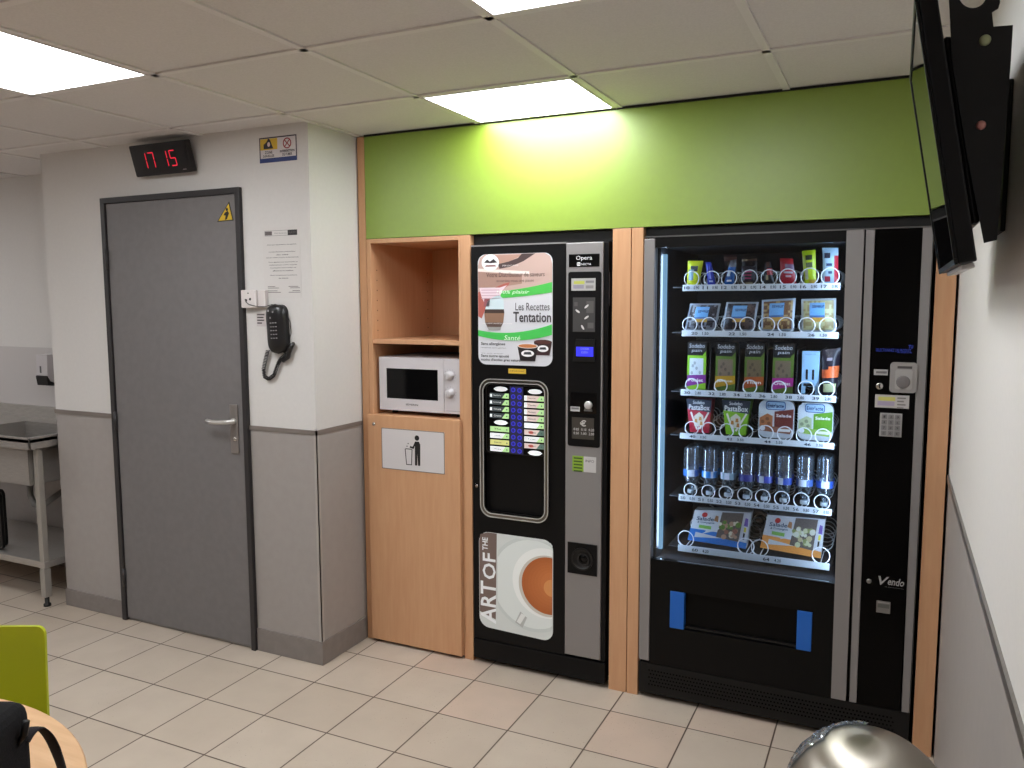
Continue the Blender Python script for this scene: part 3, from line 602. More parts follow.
X, Z = F(879.5, 386, yc); g = MB(); g.lathe([(.012, 0), (.012, .004), (.009, .006)], (X, yc, Z), CHROME, 18, 1); g.box(X-.0015, X+.0015, yc-.0065, yc-.0055, Z-.007, Z+.007, BLACK); g.build('lock_knob', ctl)
x0, x1, z0, z1 = FR(875.3, 394.3, 908.8, 408.8, yc); g = MB(); g.box(x0, x1, yc-.001, yc, z0, z1, M((186, 182, 180), .5)); g.rect(x0+.010, x0+.062, z1-.020, z1-.007, yc-.0014, M((196, 192, 100), .5)); g.rect(x0+.008, x0+.060, z0+.007, z0+.022, yc-.0014, M((164, 152, 176), .5))
for i in range(4): g.rect(x0+.068, x1-.010-.006*(i % 2), z1-.012-.011*i, z1-.007-.011*i, yc-.0014, M((124, 120, 118), .5))
g.build('notice_label', ctl)
x0, x1, z0, z1 = FR(880.2, 412.6, 901.3, 437.3, yc); kb = MB().box(x0, x1, yc-.003, yc, z0, z1, M((168, 165, 164), .4), .001).build('keypad', ctl)
for r in range(4):
    for k in range(3):
        X = x0+(x1-x0)*(.2+.3*k); Z = z1-(z1-z0)*(.15+.235*r); g = MB(); g.box(X-.0082, X+.0082, yc-.006, yc-.0031, Z-.008, Z+.008, M((128, 125, 126), .4), .001)
        g.text('123456789C0E'[r*3+k], X-.003, X+.003, Z-.004, Z+.004, yc-.0063, M((40, 38, 40), .5), True); g.build('keypad_key', kb)
X, Z = F(869, 581, yc); MB().lathe([(.0085, 0), (.0085, .003), (.005, .005)], (X, yc, Z), ALU, 14, 1).build('column_lock', ctl)
x0, x1, z0, z1 = FR(878.3, 578.5, 904, 587, yc); g = MB(); SL = M((168, 166, 166), .4, .3); g.text('V', x0, x0+.034, z0-.003, z1+.010, yc-.0005, SL, True, .25); g.text('endo', x0+.030, x1, z0, z0+.026, yc-.0005, SL, True, .25); a = FR(885, 586.3, 903.5, 589.6, yc); g.text('by SandenVendo', *a, yc-.0005, SL); g.build('logo', ctl, label='silver Vendo lettering')
x0, x1, z0, z1 = FR(876.6, 600.2, 890, 614, yc); g = MB(); g.box(x0, x1, yc-.001, yc, z0, z1, M((120, 114, 110), .5)); g.rect(x0+.004, x1-.003, z1-.024, z1-.010, yc-.0014, M((86, 86, 80), .5)); g.rect(x0+.004, x1-.003, z1-.007, z1-.003, yc-.0014, M((150, 146, 142), .5)); g.build('rating_label', ctl)
# seen light tube and added emitters inside the door
g = MB(); g.box(1.3795, 1.3945, .034, .050, .60, 1.745, TUBE, .002); g.build('light_tube', sn, label='glowing cool light tube left of the shelves')
MB().box(2.0285, 2.0305, .036, .085, .60, 1.745, TUBEH).build('light_tube', sn, label='added cool light tube, unseen behind the wide grey strip')  # added emitter, out of sight, brightens the goods from the right
MB().box(1.3770, 1.3795, .052, .085, .60, 1.745, TUBEH).build('added_light_strip', sn, label='added hidden light strip turned towards the goods')  # added emitter hidden behind the tube, does most of its lighting

# shelves with rails and spirals
RAIL = [(1.607, 1.631), (1.434, 1.457), (1.204, 1.2275), (1.034, 1.056), (.787, .811), (.582, .607)]
RM = M((206, 212, 218), .35, name='price_rail'); TRAY = M((40, 41, 45), .5, .2); COIL = M((226, 230, 234), .3, .0, spec=.8, name='spiral_wire')
TR = []
TAGS = [[(s, '0.90') for s in ('10', '11', '12', '13', '14', '15', '16', '17')], [(s, '1.50') for s in ('20', '22', '24', '26')], [(s, '2.80') for s in ('30', '32', '34', '36', '38', '39')],
        [(s, '3.50') for s in ('40', '42', '44', '46')], [(s, '0.50') for s in ('50', '51', '52', '53', '54', '55', '56', '57')], [(s, '4.20') for s in ('60', '64')]]
PT = M((36, 46, 60), .5)
COILS = [ # (u, v, radius px) of each front loop
 [(692, 276, 8.2), (711.9, 275.6, 8.2), (729.2, 275.6, 8.2), (749.5, 275, 8.4), (769.3, 274.7, 8.4), (788, 274.3, 8.6), (809.8, 274.3, 8.8), (830.3, 273.9, 8.8)],
 [(690, 321, 8), (709, 321, 8), (729, 320.5, 8), (747.5, 320.5, 8.2), (767, 321, 8.2), (786, 321, 8.2), (807, 321.5, 8.2), (828, 321.5, 8.2)],
 [(692, 380, 7), (721, 381, 7), (750, 382.5, 7.4), (779, 383, 7.4), (806, 385.5, 8), (826.5, 385.5, 8)],
 [(692, 424, 7.5), (709, 425, 7.5), (727, 427, 7.5), (746, 428, 7.5), (766, 430, 7.8), (785, 431, 7.8), (804, 432, 7.8), (823, 433.5, 7.8)],
 [(690.7, 484, 7.4), (708.5, 486, 7.4), (726, 488.5, 7.6), (745, 491, 7.8), (763, 493, 7.8), (782, 495, 7.8), (801.5, 497.5, 8), (822, 500, 8)],
 [(686, 535.5, 9), (746, 542, 9), (760, 545, 9), (821, 552, 9)]]
shelves = []
for i, (za, zb) in enumerate(RAIL):
    g = MB(); zt = zb-.008; g.box(1.4025, 2.0095, .105, .60, zt-.004, zt, TRAY)
    s_ = g.build('shelf', sn); shelves.append(s_); TR.append(zt)
    g = MB(); g.prism([(.098, za), (.104, za), (.104, zb), (.101, zb)], 1.441, 2.003, RM, 0)
    n = len(TAGS[i])
    for k, (a_, b_) in enumerate(TAGS[i]):
        xc = 1.441+.562*(k+.5)/n if i != 5 else (1.53, 1.80)[k]; w = min(.016, .562/n*.2)
        for s_t, xx in ((a_, xc-w*1.3), (b_, xc+w*1.3)):
            g.text(s_t, xx-w*.75, xx+w*.75, za+.006, zb-.006, .0972, PT, True)
    g.build('price_rail', s_)
    for (u, v, r) in COILS[i]:
        X, Z = F(u, v, .112); R = r*.00345
        Z = max(Z, zt+R+.0035)
        Z = zt+R+.0022
        pts = []
        for t in range(25):
            a = math.radians(195+435*t/24); pts.append((X+R*math.cos(a), .104+.009*t/24, Z+R*math.sin(a)))
        pts += [(X, .118, Z-R), (X, .272, Z-R)]
        for t in range(1, 61):
            a = math.radians(270+360*4.5*t/60); pts.append((X+R*math.cos(a), .278+.28*t/60, Z+R*math.sin(a)))
        MB().tube(pts, .0019, COIL, 6).build('spiral', s_)
g = MB()
for k in range(5):      # lane dividers on the sandwich shelf
    X = F((709, 738, 766, 796, 819)[k], 385, .14)[0]; g.prism([(.112, TR[2]+.0005), (.45, TR[2]+.0005), (.45, TR[2]+.165), (.16, TR[2]+.165), (.15, TR[2]+.05)], X-.0015, X+.0015, M((38, 40, 46), .4), 0)
g.build('lane_dividers', shelves[2])

def item(mb, name, label, cat, group=None):
    zmin = min(v.z for v in mb.v); c = sum(mb.v, Vector())/len(mb.v)
    return mb.build(name, org=(c.x, c.y, zmin), label=label, cat=cat, group=group)
def quad(y, *px): return [F(u, v, y) for u, v in px]          # BL BR TR TL
def drop(q, z):                                               # stand the outline on the tray
    m = min(p[1] for p in q); return [(p[0], p[1]-m+z) for p in q]
IT = lambda c: M(c, .32, spec=.5)
def pick(bands):                                              # colour by horizontal bands and patches
    def fn(u, v):
        for c, a, b, e, f in bands:
            if a <= u <= b and e <= v <= f: return IT(c)
        return IT(bands[-1][0])
    return fn
B0 = TR[0]+.0045; GB = 'wrapped bars on the top snack shelf'
def bar(px, bands, label, y=.145, th=.02, name='snack_bar', zz=B0, nu=8, nv=14, grp=GB, cat='snack'):
    q = drop(quad(y, *px), zz); return item(MB().pillow(q, y, th, pick(bands), nu, nv), name, label, cat, grp)
bar([(687, 283), (699, 283), (703.5, 258), (688, 258)], [((120, 150, 160), .1, .45, .25, .62), ((200, 210, 30), .5, .9, .2, .55), ((40, 50, 60), .3, .8, .6, .78), ((206, 214, 40), 0, 1, 0, 1)], 'leaning yellow and grey snack wrapper, leftmost on the top shelf')
bar([(708, 283), (716, 283), (711.5, 259.5), (705.5, 259.5)], [((200, 210, 235), .3, .7, .12, .2), ((140, 150, 230), .35, .65, .3, .6), ((30, 50, 170), 0, 1, 0, 1)], 'thin plain blue bar, second from the left on the top shelf', th=.014)
bar([(723.5, 283), (734, 283), (736.5, 257), (730.5, 258)], [((210, 225, 240), .1, .5, .38, .55), ((235, 240, 245), .2, .8, .12, .18), ((24, 96, 178), 0, 1, 0, .72), ((120, 120, 130), 0, 1, .72, 1)], 'bright blue wrapper with white mark and twisted grey top, top shelf')
bar([(724, 283), (737, 283), (737, 252), (724, 252)], [((112, 72, 66), 0, 1, .82, .94), ((60, 34, 40), 0, 1, 0, 1)], 'brown wrapper standing behind the bright blue one on the top shelf', y=.215)
bar([(743, 283), (754, 283), (756, 264), (741, 264)], [((196, 60, 120), .2, .8, .68, .74), ((196, 60, 120), .15, .75, .5, .57), ((196, 60, 120), .2, .8, .32, .4), ((150, 140, 110), .2, .9, .05, .16), ((40, 34, 44), 0, 1, 0, 1)], 'dark wrapper with pink zigzag stripes on the top shelf', nv=18)
bar([(743, 283), (757, 283), (757, 254), (742, 255)], [((190, 170, 140), 0, .4, .84, .95), ((120, 92, 74), .4, 1, .84, .95), ((40, 30, 36), 0, 1, 0, 1)], 'dark wrapper with beige top behind the pink striped one', y=.215)
bar([(763.5, 282.5), (774.5, 282.5), (771, 259), (765, 260)], [((176, 46, 56), .4, 1, .4, .68), ((170, 160, 120), .3, .5, .2, .42), ((90, 60, 50), .2, .8, .82, 1), ((24, 26, 34), 0, 1, 0, 1)], 'black wrapper with a red patch, fifth spiral of the top shelf')
bar([(780.7, 282), (796.5, 282), (793, 256), (780, 255.5)], [((190, 190, 200), .3, .9, .42, .5), ((200, 190, 196), .4, .8, .28, .34), ((190, 36, 44), 0, 1, .86, 1), ((110, 80, 110), .35, 1, .55, .8), ((176, 28, 48), 0, 1, 0, 1)], 'red wrapper with white slanted stripes on the top shelf')
bar([(804.5, 282.5), (816.5, 282.5), (815.5, 247.5), (802, 249)], [((90, 96, 70), .25, .7, .52, .66), ((60, 64, 50), .3, .75, .72, .84), ((190, 184, 160), .1, .42, .12, .42), ((190, 160, 60), .4, 1, .02, .14), ((186, 208, 30), 0, 1, 0, 1)], 'tall lime yellow wrapper, second from the right on the top shelf')
bar([(823, 282.5), (838, 282.5), (838.5, 246), (822.5, 246)], [((60, 60, 74), .15, .45, .74, .88), ((190, 40, 56), .78, 1, 0, .8), ((60, 74, 110), .3, .6, .48, .58), ((176, 50, 70), .15, .45, .06, .2), ((70, 84, 120), .35, .65, .3, .38), ((178, 208, 226), 0, 1, 0, 1)], 'tall pale blue and red wrapper at the right end of the top shelf')
# square biscuit packs
B1 = TR[1]+.0045; GP = 'square packs on the second snack shelf'
def pack(px, cols, label, y=.17):
    q = drop(quad(y, *px), B1); base, base2, edge = cols
    rnd = random.Random(len(label))
    tbl = {}
    def fn(u, v):
        if u < .06 or u > .94 or v > .93 or v < .05: return IT(edge)
        if .28 < u < .70 and .42 < v < .88:
            return IT((112, 172, 224)) if v > .5 else IT((70, 110, 170))
        if .32 < u < .66 and .33 < v < .42: return IT((206, 160, 70))
        k = (int(u*14), int(v*14)); 
        if k not in tbl: tbl[k] = rnd.random()
        return IT(base if tbl[k] < .6 else base2)
    g = MB(); g.pillow(q, y, .035, fn, 16, 16, .04)
    cx_ = sum(p[0] for p in q)/4; zz = max(p[1] for p in q)
    g.text('saveur', cx_-.020+(q[3][0]-q[0][0])*.28, cx_+.022+(q[3][0]-q[0][0])*.28, zz-.036, zz-.026, y-.0195, IT((40, 70, 120)), True)
    item(g, 'biscuit_pack', label, 'pack', GP)
pack([(684.6, 327), (716, 327), (721, 300), (690.5, 300)], ((50, 44, 50), (130, 132, 140), (150, 158, 168)), 'dark biscuit pack with blue label, leftmost on the second shelf')
pack([(722, 327.5), (754.5, 327.5), (759, 298.3), (726.5, 298.7)], ((44, 36, 40), (84, 66, 62), (150, 158, 168)), 'dark brown biscuit pack with blue label, second from left on the second shelf')
pack([(761.2, 328.5), (793.5, 327.7), (796, 295), (762, 297)], ((120, 84, 54), (180, 150, 100), (168, 184, 200)), 'amber biscuit pack with folded clear wrap, third on the second shelf')
pack([(801.5, 329), (836, 329), (836.3, 295), (801.5, 296)], ((196, 190, 140), (170, 152, 104), (186, 196, 200)), 'golden biscuit pack with blue label, right end of the second shelf')
# sandwiches
B2 = TR[2]+.0045; GS = 'triangle sandwich packs on the third shelf'
def sandwich(px, win, band_, btxt, label, y=.150, lg=(92, 118, 46)):
    (bl, br, tr, tl) = drop(quad(y, *px), B2); w = br[0]-bl[0]; h = tl[1]-bl[1]
    X = lambda u: bl[0]+w*u
    Z = lambda v: bl[1]+h*v
    g = MB(); BK = IT((24, 26, 30)); LG = IT(lg)
    g.prism([(X(0), Z(0)), (X(1), Z(0)), (X(1), Z(1)), (X(0), Z(1))], y, y+.06, BK)
    g.rect(X(.0), X(1), Z(0), Z(.72), y-.0006, LG); g.rect(X(.12), X(.86), Z(.26), Z(.66), y-.0012, IT(win))
    for a, b in ((.25, .35), (.5, .45), (.68, .36), (.4, .56), (.3, .5)): g.flat(ell(X(a), Z(b), .005, .007, 8), y-.0016, IT(tuple(int(c*.78) for c in win)))
    g.flat([(X(0), Z(.06)), (X(1), Z(.15)), (X(1), Z(.32)), (X(0), Z(.30))], y-.0018, IT(band_))
    g.rect(X(0), X(1), Z(.72), Z(1), y-.0008, BK)
    g.text('Sodebo', X(.08), X(.92), Z(.88), Z(.97), y-.0014, IT((206, 210, 214)), False, .15); g.text('pain', X(.22), X(.78), Z(.775), Z(.855), y-.0014, IT((206, 210, 214)), False, .15)
    g.text(btxt, X(.08), X(.86), Z(.165), Z(.235), y-.0024, IT((235, 232, 226)), True)
    g.flat([(X(.8), Z(.66)), (X(1), Z(.74)), (X(1), Z(.82)), (X(.84), Z(.74))], y-.0018, LG)
    item(g, 'sandwich_pack', label, 'sandwich', GS)
sandwich([(687, 388), (705.5, 388), (706, 341), (688, 341)], (204, 212, 216), (124, 44, 134), 'Poulet', 'sandwich pack with white window and purple band, leftmost on the third shelf', lg=(140, 196, 50))
sandwich([(715, 389), (735, 389), (735.5, 341.5), (715.5, 341.5)], (126, 108, 92), (190, 146, 34), 'Jambon', 'sandwich pack with a mustard yellow band on the third shelf')
sandwich([(744, 390.5), (763.5, 390.5), (764, 342), (744.5, 342)], (112, 96, 74), (170, 84, 34), 'Thon', 'sandwich pack with a rust orange band on the third shelf')
sandwich([(772, 391.5), (793, 391.5), (793.5, 342.5), (772.5, 342.5)], (116, 100, 82), (164, 40, 130), 'Crudites', 'sandwich pack with a magenta band on the third shelf')
y = .155; bl, br, tr, tl = drop(quad(y, (801, 391), (818.5, 391), (818.5, 348), (801, 348)), B2)
g = MB(); KB = IT((150, 190, 222)); zt_ = tl[1]; w = br[0]-bl[0]
g.box(bl[0], br[0], y, y+.02, bl[1]+.028, zt_, KB, .001); g.box(bl[0], bl[0]+w*.24, y, y+.02, bl[1], bl[1]+.028, KB); g.box(br[0]-w*.2, br[0], y, y+.02, bl[1], bl[1]+.028, KB)
for a in (.24, .60): g.prism(rrect(bl[0]+w*a, bl[0]+w*(a+.12), bl[1]+.054, bl[1]+.092, .002), y-.001, y+.0005, BLACK)
g.prism(rrect(bl[0]+w*.12, bl[0]+w*.70, bl[1]+.030, bl[1]+.040, .002), y-.001, y+.0005, BLACK); g.text('couverts', bl[0]+w*.15, bl[0]+w*.8, zt_-.014, zt_-.009, y-.0006, IT((90, 110, 130)))
item(g, 'cutlery_box', 'upright pale blue cutlery box with two slots on the third shelf', 'box')
g = MB(); q = drop(quad(.155, (822, 390), (837, 390), (841, 343), (822, 345)), B2)
g.pillow(q, .155, .03, pick([((180, 184, 140), .15, .85, .06, .28), ((216, 96, 50), 0, .45, .38, .56), ((224, 110, 60), .45, 1, .38, .62), ((150, 140, 150), .3, .6, .74, .82), ((36, 30, 40), 0, 1, 0, 1)]), 10, 16)
item(g, 'snack_bag', 'dark snack bag with an orange band at the right end of the third shelf', 'snack')
# pasta boxes and trays
B3 = TR[3]+.0045; GD = 'ready meals on the fourth shelf'
def pastabox(px, c, c2, label, y=.150):
    (bl, br, tr, tl) = drop(quad(y, *px), B3); g = MB(); dk = IT((52, 62, 78)); C_ = IT(c); d = .065; h = tl[1]-bl[1]
    def at_(u, v): a = bl[0]+(br[0]-bl[0])*u; b = tl[0]+(tr[0]-tl[0])*u; return a+(b-a)*v, bl[1]+h*v
    f = [at_(0, 0), at_(1, 0), at_(1, 1), at_(0, 1)]; ins = .008
    vs = [(p[0], y+(ins if i < 2 else 0), p[1]) for i, p in enumerate(f)]+[(p[0], y+d-(ins if i < 2 else 0), p[1]) for i, p in enumerate(f)]
    g.add(vs, [(0, 1, 2, 3), (7, 6, 5, 4), (1, 5, 6, 2), (4, 0, 3, 7), (3, 2, 6, 7), (4, 5, 1, 0)], C_)
    def fl(pts, l, m): g.add([(at_(*p)[0], y+ins*(1-p[1])-.0006*l, at_(*p)[1]) for p in pts], [list(range(len(pts)))], m)
    fl([(0, .70), (1, .62), (1, 1), (0, 1)], 1, dk); fl([(.25, .2), (.75, .2), (.68, .52), (.5, .62), (.28, .5)], 1, IT((226, 222, 206))); fl([(.55, .1), (.95, .62), (.88, .64), (.46, .12)], 2, IT((236, 232, 222))); fl([(.10, .60), (.18, .62), (.42, .1), (.34, .08)], 2, IT((236, 232, 222)))
    for a, b in ((.35, .35), (.55, .42), (.6, .28)): fl([(a-.07, b-.05), (a+.07, b-.05), (a+.05, b+.06), (a-.05, b+.06)], 3, IT(c2))
    for t, u0, u1, v0, v1 in (('Sodebo', .25, .72, .86, .96), ('PastaBox', .06, .94, .68, .84)):
        a, b = at_(u0, v0), at_(u1, v1); g.text(t, a[0], b[0], a[1], b[1], y-.001, IT((230, 232, 236)), True)
    item(g, 'pasta_box', label, 'box', GD)
pastabox([(689.5, 430), (708.5, 430), (712, 396.5), (686.5, 396.5)], (176, 34, 62), (206, 150, 90), 'red tapered pasta box with dark top, leftmost on the fourth shelf')
pastabox([(725.5, 433), (745, 433), (751, 398), (722, 398)], (132, 190, 40), (190, 130, 60), 'green tapered pasta box with dark top on the fourth shelf')
def trayp(px, c, c2, pic, label, y=.150):
    (bl, br, tr, tl) = drop(quad(y, *px), B3); x0, x1, z0, z1 = bl[0], br[0], bl[1], tl[1]; g = MB(); w = x1-x0; h = z1-z0
    g.prism(rrect(x0, x1, z0, z1, .028, 6), y, y+.035, IT((205, 212, 218)))
    X = lambda u: x0+w*u
    Z = lambda v: z0+h*v
    g.flat([(X(.03), Z(.30)), (X(.40), Z(.30)), (X(.40), Z(.58)), (X(.25), Z(.64)), (X(.03), Z(.52))], y-.0006, IT(pic)); g.flat([(X(.45), Z(.25)), (X(.97), Z(.25)), (X(.98), Z(.78)), (X(.45), Z(.70))], y-.0006, IT(c)); g.flat([(X(.05), Z(.18)), (X(.9), Z(.12)), (X(.96), Z(.28)), (X(.03), Z(.32))], y-.0008, IT(c2))
    for a, b in ((.12, .42), (.25, .5), (.3, .38)): g.flat(ell(X(a), Z(b), .007, n=8), y-.001, IT(tuple(int(k*.75) for k in pic)))
    g.prism(rrect(X(.20), X(.76), Z(.74), Z(.97), .010), y-.0015, y, IT((40, 84, 150))); g.prism(rrect(X(.22), X(.74), Z(.76), Z(.95), .009), y-.0019, y-.0015, IT((170, 200, 226))); g.text("Entr'acte", X(.25), X(.71), Z(.80), Z(.91), y-.0024, IT((30, 60, 120)), True)
    g.text('Salade', X(.50), X(.92), Z(.56), Z(.64), y-.0012, IT((236, 232, 228)), True); g.flat(ell(X(.12), Z(.25), .010, n=14), y-.0014, IT((226, 230, 236))); g.rect(X(.56), X(.9), Z(.18), Z(.25), y-.0014, IT((226, 226, 222)))
    item(g, 'meal_tray', label, 'tray', GD)
trayp([(758, 437.5), (793.5, 437.5), (794, 400), (757.5, 400)], (112, 52, 46), (150, 100, 80), (176, 112, 72), 'rounded meal tray with brown print on the fourth shelf')
trayp([(797, 440.5), (832.5, 440.5), (833, 403), (796.5, 403)], (96, 150, 40), (150, 184, 90), (178, 190, 150), 'rounded meal tray with green print, right end of the fourth shelf')
# bottles, upside down
B4 = TR[4]+.0045
cl = [(691, 484), (709.5, 486), (728, 488), (746.5, 490.5), (764.5, 493), (783.5, 495), (804, 497.5), (824, 500)]
y = .158; X0 = F(*cl[0], y)[0]; R = .0305
def bottle(x, y, band_c, band_w, label):
    t = thing('water_bottle', (x, y, B4), label, 'bottle', 'upside-down water bottles on the fifth shelf')
    pr = [(.0105, .010), (.0105, .022), (.016, .034), (.026, .055), (R-.002, .066), (R, .070)]
    for k in range(9): pr += [(R, .100+.0085*k), (R-.0022, .104+.0085*k)]
    pr += [(R, .176), (R-.004, .185), (R-.012, .188), (.008, .182)]
    MB().lathe(pr, (x, y, B4), PET, 20, caps=False).build('bottle_body', t)
    MB().lathe([(.0135, 0), (.014, .002), (.014, .013), (.0125, .015)], (x, y, B4), IT((196, 206, 214)), 16).build('cap', t, label='white cap')
    g = MB()
    for k in range(20):
        a0, a1 = 2*PI*k/20, 2*PI*(k+1)/20; q = R+.0006; wht = (k % 10) in band_w
        g.add([(x+q*math.cos(a), y+q*math.sin(a), B4+z) for z in (.072, .098) for a in (a0, a1)], [(0, 1, 3, 2)], IT((200, 210, 230)) if wht else IT(band_c), True)
    g.build('paper_band', t); return t
bcol = [((30, 100, 190), (4, 5, 6)), ((30, 130, 215), (3, 6)), ((120, 150, 170), (4, 5, 2)), ((36, 46, 130), (9,)), ((50, 66, 160), (3, 4)), ((36, 66, 150), (3, 4)), ((60, 90, 150), (3, 4, 5)), ((50, 90, 190), (4, 5, 6))]
ordn = ('leftmost', 'second from left', 'third from left', 'fourth from left', 'fourth from right', 'third from right', 'second from right', 'rightmost')
for i, (u, v) in enumerate(cl):
    x = F(u, v, y)[0]
    b = bottle(x, y, *bcol[i], 'upside-down clear water bottle, '+ordn[i]+' in the front line of bottles')
    copy_thing(b, (-.001, .066, 0), 'upside-down clear water bottle right behind the '+ordn[i]+' front bottle')
# salad boxes
B5 = TR[5]+.0045
def salad(px, c, pic, label, y=.17):
    q = quad(y, *px); m = min(p[1] for p in q); q = [(p[0], p[1]-m+B5+.002) for p in q]; bl, br, tr, tl = q; g = MB()
    zlo = B5
    def P(u, v, l=0):
        x = (bl[0]*(1-u)+br[0]*u)*(1-v)+(tl[0]*(1-u)+tr[0]*u)*v; z = (bl[1]*(1-u)+br[1]*u)*(1-v)+(tl[1]*(1-u)+tr[1]*u)*v
        return (x, y-.012+.030*v-.0005*l, z)
    vs = [P(0, 0), P(1, 0), P(1, 1), P(0, 1)]; bk = [(v[0], v[1]+.055, v[2]) for v in vs]
    g.add(vs+bk, [(0, 1, 2, 3), (7, 6, 5, 4), (1, 5, 6, 2), (4, 0, 3, 7), (3, 2, 6, 7), (4, 5, 1, 0)], IT((198, 200, 204)))
    def fl(pts, l, m): g.add([P(*p, l) for p in pts], [list(range(len(pts)))], m)
    fl([(0, 0), (1, 0), (1, .16), (0, .38)], 1, IT(c)); fl([(0, .32), (.5, .22), (.5, .36), (0, .40)], 2, IT(c))
    fl([(.47, .22), (.86, .16), (.88, .97), (.5, .97)], 2, IT((96, 86, 80)))
    rnd = random.Random(3)
    for k in range(26):
        u, v = .50+.34*rnd.random(), .24+.45*rnd.random(); r = .035+.03*rnd.random(); col = pic[k % len(pic)]
        fl([(u+r*.8*math.cos(a), v+r*1.3*math.sin(a)) for a in [2*PI*j/7 for j in range(7)]], 3+k % 3, IT(col))
    fl([(.20+.05*math.cos(a), .86+.08*math.sin(a)) for a in [2*PI*j/14 for j in range(14)]], 3, IT((176, 40, 40))); fl([(.38, .70), (.46, .66), (.45, .84), (.40, .86)], 3, IT((170, 120, 80)))
    fl([(.14, .44), (.36, .42), (.36, .52), (.14, .54)], 3, IT((126, 180, 80))); fl([(.90, .2), (.99, .18), (.99, .97), (.91, .97)], 3, IT((206, 206, 214))); fl([(.92, .25), (.95, .25), (.95, .42), (.92, .42)], 4, BLACK); fl([(.92, .45), (.96, .45), (.96, .58), (.92, .58)], 4, IT((206, 196, 70))); fl([(.91, .62), (.98, .60), (.97, .82), (.92, .84)], 4, IT((110, 84, 160)))
    for t, u0, u1, v0, v1, cc in (('Salade', .07, .38, .68, .80, (50, 70, 96)), ('& Compagnie', .10, .40, .58, .66, (60, 80, 100))):
        vsx, fsx = text_geo(t, True); a = [p[0] for p in vsx]; b = [p[1] for p in vsx]
        g.add([P(u0+(u1-u0)*(p[0]-min(a))/(max(a)-min(a)), v0+(v1-v0)*(p[1]-min(b))/(max(b)-min(b)), 5) for p in vsx], fsx, IT(cc))
    item(g, 'salad_box', label, 'box', 'salad boxes on the bottom shelf')
salad([(688.3, 534), (746.4, 543), (750.6, 508.3), (694, 505.8)], (28, 110, 190), [(176, 140, 116), (96, 130, 50), (214, 206, 180), (150, 96, 80)], 'salad box with blue lower stripe, left on the bottom shelf')
salad([(760.5, 544), (821, 554.8), (825.3, 517.4), (767, 513.3)], (222, 146, 70), [(190, 190, 150), (206, 204, 186), (130, 140, 80), (184, 170, 130)], 'salad box with orange lower stripe, right on the bottom shelf')

# ------------------------------------------------------------------ things on the door wall and pillar
ck = thing('wall_clock', (-.83, -.33, 2.14), 'black digital wall clock with red digits above the grey door', 'clock')
y0_, y1_ = YD-.036, YD-.072
pBL, pBR, pTL, pTR = F(135.5, 177.5, y0_), F(191, 172, y0_), F(130, 146.2, y1_), F(185.5, 139.5, y1_)
cw = (pBR[0]-pBL[0]+pTR[0]-pTL[0])/2; zb = (pBL[1]+pBR[1])/2; ch_ = min((pTL[1]+pTR[1])/2, 2.283)-zb
upc = Vector((0, y1_-y0_, ch_)).normalized(); cH = math.hypot(ch_, y1_-y0_)
T = Matrix((Vector((1, 0, 0)), Vector((1, 0, 0)).cross(upc)*-1, upc)).transposed().to_4x4(); T.translation = Vector(((pBL[0]+pTL[0])/2, y0_, zb))
x0, x1, z0, z1, yf = 0, cw, 0, cH, 0
MB(T).prism(rrect(x0, x1, z0, z1, .007), 0, .030, M((24, 20, 20), .4)).build('case', ck)
MB().box(-.86, -.80, YD-.020, YD+.0022, zb+.02, zb+.075, BLACKM).build('wall_mount', ck)
g = MB(T); g.box(x0+.008, x1-.008, -.0012, -.0002, z0+.008, z1-.008, M((18, 14, 15), .3)); g.rect(cw*.86, cw*.92, .013, .0165, -.0015, M((150, 140, 140), .5)); g.build('face', ck)
def seg7(mb, ch, x, z, w, h, y):
    t = .0044; S = {'1': 'bc', '7': 'abc', '5': 'afgcd'}[ch]; e = .002; sl = lambda zz: .0
    R_ = {'a': (x+e, x+w-e, z+h-t, z+h), 'b': (x+w-t, x+w, z+h/2+e, z+h-e), 'c': (x+w-t, x+w, z+e, z+h/2-e), 'd': (x+e, x+w-e, z, z+t), 'f': (x, x+t, z+h/2+e, z+h-e), 'g': (x+e, x+w-e, z+h/2-t/2, z+h/2+t/2)}
    for k in S: mb.rect(*R_[k], y, RED)
g = MB(T)
for ch, q in (('1', .20), ('7', .305), ('1', .575), ('5', .685)):
    seg7(g, ch, cw*q-(.012 if ch == '1' else 0), cH*.24, .034, cH*.50, -.0018)
g.build('digits', ck, label='glowing red digits 17 15')
# warning plate
yq = YD-.0022; x0, x1, z0, z1 = FR(259.5, 138.5, 297.5, 160, YD); g = MB()
g.box(x0, x1, yq, YD-.0003, z0, z1, M((214, 206, 206), .4)); NB = M((38, 56, 112), .45); DKS = M((40, 34, 44), .5)
g.ring([(x0, z0), (x1, z0), (x1, z1), (x0, z1)], [(x0+.005, z0+.005), (x1-.005, z0+.005), (x1-.005, z1-.005), (x0+.005, z1-.005)], yq-.0004, yq, M((60, 54, 66), .5)); g.rect(x0, x1, z0, z0+.018, yq-.0006, NB)
xm = x0+(x1-x0)*.5; g.rect(x0+.006, xm-.002, z0+.052, z1-.006, yq-.0006, M((216, 178, 50), .5)); cx = (x0+xm)/2; zc = z0+.068
g.flat([(cx-.026, zc-.012), (cx+.026, zc-.012), (cx+.020, zc), (cx+.010, zc+.024), (cx, zc+.030), (cx-.010, zc+.016), (cx-.026, zc+.006)], yq-.0010, DKS); g.flat(ell(cx+.002, zc+.006, .008, .010, 10), yq-.0013, M((214, 190, 190), .5))
g.text('ZONE', cx-.020, cx+.020, z0+.036, z0+.047, yq-.0010, DKS, True); g.text('SURVEILLÉE', cx-.030, cx+.030, z0+.022, z0+.034, yq-.0010, DKS, True)
